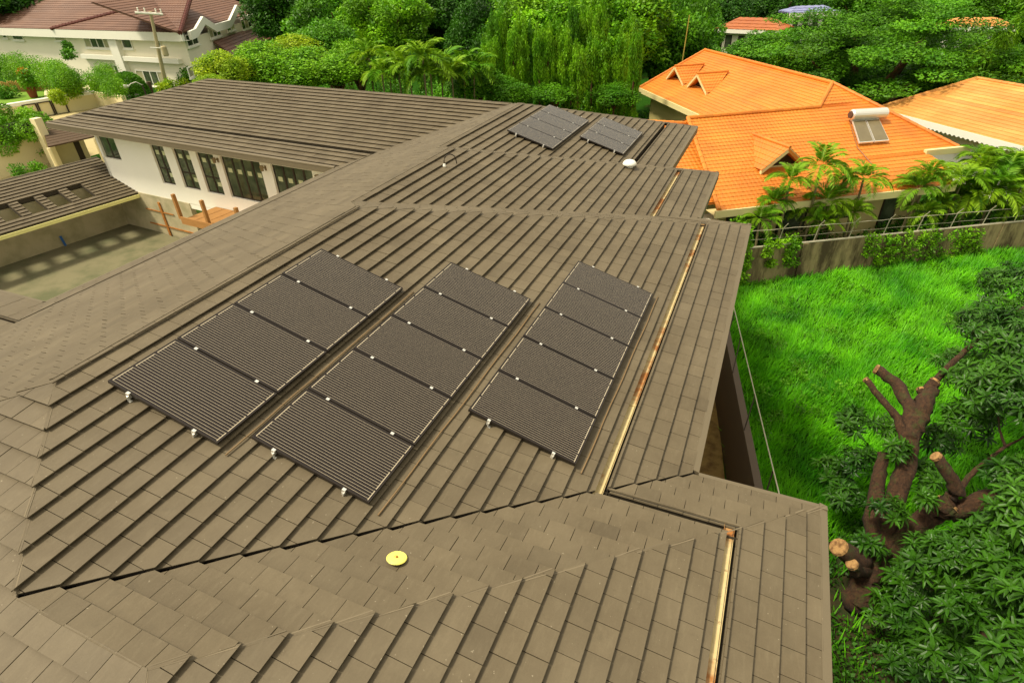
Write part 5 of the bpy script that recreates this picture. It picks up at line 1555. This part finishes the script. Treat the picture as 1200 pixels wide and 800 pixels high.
# bamboo screen and clipped hedge
sc0, sc1 = U(5, 108, 3.0), U(72, 104, 3.0)
scr = thing('bamboo_screen', 'low straw coloured reed screen under the clipped hedge', 'screen', sc0)
dS = (sc1 - sc0)
for k in range(34):
    p = sc0 + dS * k / 34
    MB().box(p[0], p[0] + 0.16, p[1], p[1] + 0.1, 2.9, 4.0 + random.uniform(-.1, .1)).build('reed_board', mat('dry_reed', (0.45, 0.30, 0.08), 0.9, 0.2), scr)
def hedge(px_list, z, r, n, size, m, label, name='hedge', cat='hedge', dz=0.0, group=None):
    pts = [U(px, py, z) for px, py in px_list]
    b = []
    for p in pts:
        for _ in range(6):
            b.append((p + rng.normal(0, 0.35, 3) * np.array([r, r, r * 0.6]), r * rng.uniform(0.5, 0.9)))
    c0 = V3((pts[0][0], pts[0][1], gW))
    me = crown_mesh(name, [(tuple(p - c0), q) for p, q in b], n, size, m, up=0.6, fill=0.3)
    o = bpy.data.objects.new(name, me); col.objects.link(o); o.location = c0
    return tag(o, label, cat, group)
hedge([(-10, 78), (6, 78), (22, 80), (38, 82), (54, 86), (68, 90), (80, 92)], 5.0, 1.5, 30000, 0.15, G['bright'], 'long clipped bright hedge in front of the white mansion')
hedge([(72, 90), (82, 92), (78, 100)], 4.4, 0.9, 4000, 0.25, G['bright'], 'leafy green shrub at the hedge end above reed screen', 'shrub', 'shrub')
hedge([(68, 112), (80, 108), (90, 104), (84, 96)], 3.8, 0.7, 3500, 0.2, G['lime'], 'yellow green flowering shrub beside the cream garden wall', 'shrub', 'shrub')
hedge([(116, 90), (124, 82), (128, 96), (112, 98), (132, 104), (126, 88)], 4.4, 1.05, 16000, 0.12, G['bright'], 'large rounded shrub before the mansion beside the topiary', 'shrub', 'shrub')
hedge([(75, 45), (78, 55), (80, 64)], 6.5, 0.6, 1500, 0.25, G['mid'], 'slim creeper hanging on the mansion wall', 'creeper', 'creeper')
hedge([(8, 108), (-8, 106)], 3.6, 0.8, 1800, 0.22, G['mid'], 'small dark bush on the lawn by the reed screen', 'shrub', 'shrub')
hedge([(222, 88), (226, 84)], 3.5, 0.8, 1500, 0.25, G['mid'], 'small round bush against the mansion corner', 'shrub', 'shrub')
hedge([(200, 100), (215, 97), (232, 93), (190, 104)], 2.8, 0.7, 3000, 0.22, G['lime'], 'row of yellow green bushes along the tiled wing ridge', 'shrub', 'shrub')
# potted plant on the terrace
pp_ = U(40, 114, 3.05)
pot = thing('potted_plant', 'red brown pot with orange flowering plant on the lawn', 'plant', pp_)
m_ = MB(); m_.mesh(*lathe([(0.35, 0), (0.5, 0.9), (0.55, 0.95), (0.45, 0.95)], pp_, (0, 0, 1), 12)); m_.build('pot', mat('terracotta', (0.22, 0.06, 0.02), 0.8), pot)
me = crown_mesh('foliage', [((0, 0, 1.4), 0.7), ((0.2, 0, 2.0), 0.6)], 900, 0.25, G['bright']); child('foliage', me, pot)
me = crown_mesh('flowers', [((0, 0, 2.3), 0.5)], 120, 0.2, leaf_mat('orange_petals', (0.6, 0.18, 0.01), (0.7, 0.25, 0.02))); child('flowers', me, pot)['kind'] = 'stuff'
# topiary dome
tp_ = U(157, 116, 2.0)
topi = thing('topiary_dome', 'dense clipped green dome bush above the tiled wing edge', 'topiary', (tp_[0], tp_[1], gW))
nT = 9000
u = unit(nT); u[:, 2] = np.abs(u[:, 2]) * 1.0
Pt = u * np.array([1.75, 1.75, 2.3]) * rng.uniform(0.93, 1.02, nT)[:, None]
child('foliage', leaves_mesh('foliage', Pt, u + unit(nT) * 0.8, u, 0.16, 0.1, G['mid'], rng.normal(0, 0.15, nT)), topi, (0, 0, 0.6))
child('trunk', trunk_me, topi, (0, 0, 0), (0, 0, 0), (0.2, 0.2, 1.4))
# street lamp head with curved arm
lp = U(170, 108, 3.0)
lam = thing('street_lamp', 'white street lamp with curved arm in front of the topiary', 'lamp', (lp[0], lp[1], 0))
hd_ = UD(151, 101, math.hypot(lp[0], lp[1]))
MB().tube([V3((lp[0], lp[1], 0)), lp + V3((0, 0, 0.2)), lp + V3((-0.1, 0, 0.7))], [0.10, 0.08, 0.06], 8).build('post', M_dsteel, lam)
arc = [lp + V3((-0.1, 0, 0.7)), lp + (hd_ - lp) * 0.4 + V3((0, 0, 0.75)), lp + (hd_ - lp) * 0.8 + V3((0, 0, 0.35)), hd_]
MB().tube(arc, 0.04, 6).build('arm', M_trim, lam)
MB().tube([hd_, hd_ + V3((-0.35, -0.25, -0.02)), hd_ + V3((-0.75, -0.5, -0.08))], [0.10, 0.20, 0.10], 10).build('lamp_head', M_trim, lam, smooth=True)
# utility pole
up0 = U(197, 112, 1.6)
upo = thing('utility_pole', 'grey concrete utility pole with wooden crossarm before the mansion', 'pole', up0)
dU = math.hypot(up0[0], up0[1])
ut = UD(176, 14, dU * 0.985)
M_pole = mat('grey_pole_concrete', (0.42, 0.36, 0.20), 0.85, 0.15)
MB().tube([up0, (up0 + ut) / 2, ut], [0.24, 0.20, 0.15], 10).build('post', M_pole, upo)
def cross(px0_, py0_, px1_, py1_, name='crossarm', r_=0.09):
    MB().tube([UD(px0_, py0_, dU * 0.984), UD(px1_, py1_, dU * 0.984)], r_, 6).build(name, M_trim, upo)
cross(158, 15, 191, 17, r_=0.13)
cross(176, 56, 196, 57, 'bracket', 0.06)
for px, py in ((162, 15), (170, 15.5), (183, 16.3), (189, 16.6)):
    q = UD(px, py - 1.5, dU * 0.984); m_ = MB(); m_.mesh(*lathe([(0.05, 0), (0.09, 0.12), (0.05, 0.2), (0.09, 0.3), (0.03, 0.36)], q, (0, 0, 1), 8)); m_.build('insulator', M_trim, upo)
q = UD(193, 60, dU * 0.98); m_ = MB(); m_.mesh(*lathe([(0.25, -0.5), (0.3, -0.4), (0.3, 0.4), (0.2, 0.5)], q, (0, 0, 1), 12)); m_.build('transformer', M_pole, upo)
# short dark street post beside it
sp0 = U(178, 112, 1.7); sp1 = UD(174, 96, math.hypot(sp0[0], sp0[1]))
tag(MB().tube([sp0, sp1], [0.28, 0.25], 8).build('gate_post', mat('dark_stone_post', (0.10, 0.07, 0.04), 0.8), loc=sp0), 'short dark stone post beside the utility pole', 'post')
# round street tree and yellow wall at the left edge
tr0 = U(12, 196, 0.3)
rt = thing('street_tree', 'dense rounded street tree beside the low annex roof', 'tree', (tr0[0], tr0[1], 0.6))
dT = math.hypot(tr0[0], tr0[1])
tc_ = UD(8, 160, dT)
kT = np.linalg.norm(tc_ - V3((0, 0, H))) / FPX
child('crown', crown_mesh('crown', blob_cloud(40, (1, 1, 0.9), (0.14, 0.30), 77, -0.6), 30000, 0.05, G['bright']), rt, tuple(tc_ - V3((tr0[0], tr0[1], 0.6))), (0, 0, 1), (40 * kT, 40 * kT, 32 * kT))
child('trunk', trunk_me, rt, (0, 0, 0), (0, 0, 0), (0.25, 0.25, tc_[2] - 0.6))
y0, y1 = U(0, 205, 0.6), U(62, 186, 0.6)
yw = thing('street_wall', 'yellow cream low street wall with dark metal sheet panels', 'wall', y0)
dY = (y1 - y0); dY[2] = 0; LY = np.linalg.norm(dY); dY /= LY
nY = V3((-dY[1], dY[0], 0))
MB().obox(V3((y0[0], y0[1], 0)) - dY * 3, dY * (LY + 3), nY * 0.3, (0, 0, 2.6)).build('wall', M_wwall, yw)
for a, b in ((-0.5, 0.30), (0.38, 0.95)):
    MB().obox(V3((y0[0], y0[1], 2.0)) + dY * LY * a + nY * 0.05, dY * LY * (b - a), nY * 0.15, (0, 0, 1.9)).build('sheet_panel', mat('grey_metal_sheet', (0.09, 0.09, 0.06), 0.5), yw)
px_ = U(66, 192, 0.6)
MB().box(px_[0] - 0.3, px_[0] + 0.3, px_[1] - 0.3, px_[1] + 0.3, 0, 4.2).build('pillar', M_wwall, yw)
gt = thing('sliding_gate', 'pale panelled driveway gate with dark frame beside yellow pillar', 'gate', (px_[0], px_[1], 0))
ge = U(106, 180, 0.6)
dG = (ge - px_); dG[2] = 0; LG = np.linalg.norm(dG); dG /= LG; nGt = V3((-dG[1], dG[0], 0))
MB().obox(V3((px_[0], px_[1], 0.2)) + dG * 0.4, dG * (LG * 0.62), nGt * 0.08, (0, 0, 2.5)).build('panel', mat('cream_gate_sheet', (0.50, 0.43, 0.22), 0.7), gt)
MB().obox(V3((px_[0], px_[1], 2.72)) + dG * 0.35 - nGt * 0.03, dG * (LG * 0.9), nGt * 0.14, (0, 0, 0.16)).build('frame', M_dfr, gt)
MB().obox(V3((px_[0], px_[1], 0.1)) + dG * (LG * 0.66) - nGt * 0.03, dG * 0.5, nGt * 0.14, (0, 0, 2.6)).build('frame', M_dfr, gt)
MB().obox(V3((px_[0], px_[1], 0.1)) + dG * (LG * 0.72), dG * (LG * 0.25), nGt * 0.1, (0, 0, 2.5)).build('panel', MATS['cream_gate_sheet'], gt)
# street asphalt strip in front of the garden wall
st = [U(-60, 215, 0.02), U(10, 172, 0.02), U(110, 150, 0.02), U(170, 130, 0.02), U(150, 120, 0.02), U(90, 138, 0.02), U(-60, 168, 0.02)]
g = MB(); g.poly([(p[0], p[1], gz(p[0], p[1]) + 0.03) for p in st])
tag(g.build('road', mat('grey_asphalt', (0.06, 0.055, 0.045), 0.9, 0.15, 2, bmp=0.3)), kind='structure')
for px, py in ((24, 202), (44, 196)):
    hedge([(px, py)], 1.4, 0.55, 700, 0.16, G['mid'], 'small round bush at the foot of the yellow street wall', 'shrub', 'shrub', group='bushes at the street wall')
# ------------------------------------------------------------------ far roofs in the woods
def far_house(px0_, py0_, px1_, py1_, zE_, pitch, m, label, wallm, rise=None):
    a, b = U(px0_, py0_, zE_), U(px1_, py1_, zE_)
    d = b - a; L_ = np.linalg.norm(d); d /= L_
    n_ = V3((-d[1], d[0], 0)); n_ = n_ if n_ @ a > 0 else -n_
    W_ = L_ * 0.62; t_ = math.tan(R(pitch)); hf = W_ / 2
    t = thing('far_house', label, 'house', (a[0], a[1], 0))
    r0 = a + d * hf * 0.8 + n_ * hf + V3((0, 0, hf * t_)); r1 = b - d * hf * 0.8 + n_ * hf + V3((0, 0, hf * t_))
    c_, e_ = a + n_ * W_, b + n_ * W_
    for P_, s_ in (([a, b, r1, r0], d), ([c_, e_, r1, r0], d), ([b, e_, r1], n_), ([a, c_, r0], n_)):
        nn2 = np.cross(P_[1] - P_[0], P_[2] - P_[0]); nn2 = nn2 if nn2[2] > 0 else -nn2
        clay_roof(P_, s_, nn2, m, t, course=0.7, width=0.8, amp=0.05, step=0.05)
    MB().obox(V3((a[0], a[1], 0)) + d * 0.8 + n_ * 0.8, d * (L_ - 1.6), n_ * (W_ - 1.6), (0, 0, zE_ - 0.1)).build('wall', wallm, t)
    MB().obox(a - V3((0, 0, 0.4)) - n_ * 0.05, d * L_, n_ * 0.2, (0, 0, 0.4)).build('fascia', M_trim, t)
    for k in range(4):
        q = V3((a[0], a[1], zE_ - 2.2)) + d * (L_ * (0.15 + 0.2 * k)) + n_ * 0.76
        w_ = MB().obox(q, d * (L_ * 0.1), n_ * 0.08, (0, 0, 1.5)).build('window', M_dfr, t)
        MB().obox(q + d * 0.1 - n_ * 0.02 + V3((0, 0, .1)), d * (L_ * 0.1 - 0.2), n_ * 0.03, (0, 0, 1.3)).build('pane', M_glass, w_)
    return t
far_house(838, 34, 915, 37, H - 7.9, 24, orange_mat('faded_red_roof', (0.36, 0.10, 0.03), (0.42, 0.14, 0.04), (0.25, 0.06, 0.02)), 'small house with faded red roof among trees behind orange roof', M_wh)
far_house(1108, 32, 1192, 32, H - 7.6, 20, M_or2, 'far house with pale tan roof and white gable among trees', M_trim)
far_house(926, 16, 985, 14, H - 6.4, 18, mat('blue_grey_sheet_roof', (0.22, 0.24, 0.42), 0.4, 0.1), 'far white building with blue grey roof among trees', M_trim)
far_house(-60, 22, 22, 20, H - 8.5, 20, mat('pale_sheet_roof', (0.75, 0.70, 0.55), 0.6, 0.05), 'far house with pale cream roof beyond the mansion', M_trim)
# pale paved yard between the annex and the street
g = MB()
for xa in np.arange(-84, -33, 2.0):
    for ya in np.arange(6, 60, 2.0):
        pj_ = project(np.array([[xa + 1, ya + 1, gz(xa + 1, ya + 1)]]))[0]
        if pj_[2] > 0 and -120 < pj_[0] < 150 and pj_[1] > 128:
            g.poly([(x, y, gz(x, y) + 0.05) for x, y in ((xa, ya), (xa + 2, ya), (xa + 2, ya + 2), (xa, ya + 2))])
tag(g.build('yard_paving', mat('beige_paving', (0.48, 0.40, 0.20), 0.9, 0.12, 0.8, bmp=0.2)), kind='structure')
# dark timber carport under the wing's west eave
cpz = 2.9
cc_ = [U(50, 152, cpz), U(104, 143, cpz), U(110, 160, cpz), U(56, 172, cpz)]
cpt = thing('carport', 'dark timber carport roof beyond the wing eave near the street gate', 'carport', (cc_[0][0], cc_[0][1], 0))
cm_ = mat('dark_brown_timber_roof', (0.075, 0.045, 0.022), 0.8, 0.25, 2)
for k in range(7):
    a, b = k / 7 + 0.01, (k + 1) / 7 - 0.01
    MB().prism([cc_[0] + (cc_[3] - cc_[0]) * a, cc_[1] + (cc_[2] - cc_[1]) * a, cc_[1] + (cc_[2] - cc_[1]) * b, cc_[0] + (cc_[3] - cc_[0]) * b], (0, 0, -0.1)).build('roof_board', cm_, cpt)
for q in cc_: MB().tube([V3((q[0], q[1], 0)), q - V3((0, 0, 0.1))], 0.12, 8).build('post', M_wwall, cpt)
# broad leaved weeds among the grass
wp_ = []
for _ in range(60):
    px, py = random.uniform(880, 1140), random.uniform(330, 520)
    q = U(px, py, 0.3)
    if inside_lot(q[0], q[1]): wp_.append((tuple(q), random.uniform(0.12, 0.3)))
me = crown_mesh('weeds', wp_, 3500, 0.09, G['mid'], up=0.8, aspect=0.6, fill=0.5)
o = bpy.data.objects.new('weeds', me); col.objects.link(o); tag(o, 'scattered broad leaved weeds in the tall grass', 'weeds', kind='stuff')
# leaf litter and ivy under the mango, coloured dark to stand in for shade
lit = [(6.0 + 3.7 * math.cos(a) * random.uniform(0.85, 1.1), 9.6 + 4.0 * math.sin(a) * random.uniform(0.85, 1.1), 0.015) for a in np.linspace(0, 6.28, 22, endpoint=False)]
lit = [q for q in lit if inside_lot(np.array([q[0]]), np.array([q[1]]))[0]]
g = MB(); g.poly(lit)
tag(g.build('leaf_litter', mat('shade_dark_leaf_litter', (0.045, 0.035, 0.012), 0.95, c2=(0.018, 0.035, 0.006), scale=3, fine=0.4, fscale=20, bmp=0.8)), kind='structure')
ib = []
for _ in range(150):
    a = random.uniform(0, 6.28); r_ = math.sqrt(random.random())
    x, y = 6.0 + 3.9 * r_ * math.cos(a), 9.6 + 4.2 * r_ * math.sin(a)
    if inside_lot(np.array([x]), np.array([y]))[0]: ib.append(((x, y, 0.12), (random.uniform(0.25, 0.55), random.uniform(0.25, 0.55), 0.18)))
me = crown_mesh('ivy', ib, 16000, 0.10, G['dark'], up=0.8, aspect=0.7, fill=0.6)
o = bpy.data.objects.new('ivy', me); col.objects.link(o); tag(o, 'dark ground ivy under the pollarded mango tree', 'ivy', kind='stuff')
# low undergrowth filling the gaps behind the roof ridge and behind the pipe fence
def undergrowth(pts, r, n, size, m, label):
    b = [(tuple(p), r * random.uniform(0.6, 1.2)) for p in pts]
    me = crown_mesh('undergrowth', b, n, size, m, up=0.7, fill=0.35, cvar=0.25)
    o = bpy.data.objects.new('undergrowth', me); col.objects.link(o); tag(o, label, 'undergrowth', kind='stuff')
undergrowth([UD(random.uniform(250, 760), random.uniform(90, 122), random.uniform(43, 56)) * np.array([1, 1, 0]) + np.array([0, 0, random.uniform(0.4, 2.6)]) for _ in range(120)] + [UD(random.uniform(380, 600), 95, random.uniform(52, 66)) * np.array([1, 1, 0]) + np.array([0, 0, random.uniform(0.6, 4.2)]) for _ in range(110)], 1.1, 60000, 0.24, G['mid'], 'tangled green undergrowth below the palms and creepers')
undergrowth([XA + XD * random.uniform(-4, 20) + XN * random.uniform(0.7, 3.4) + V3((0, 0, random.uniform(0.3, 1.3))) for _ in range(130)], 0.55, 26000, 0.17, G['mid'], 'mixed green undergrowth between pipe fence and orange house')
undergrowth([UD(random.uniform(960, 1200), random.uniform(60, 120), random.uniform(62, 78)) * np.array([1, 1, 0]) + np.array([0, 0, random.uniform(0.5, 3.5)]) for _ in range(90)], 1.4, 24000, 0.3, G['dark'], 'dark undergrowth below the wide spreading tree')
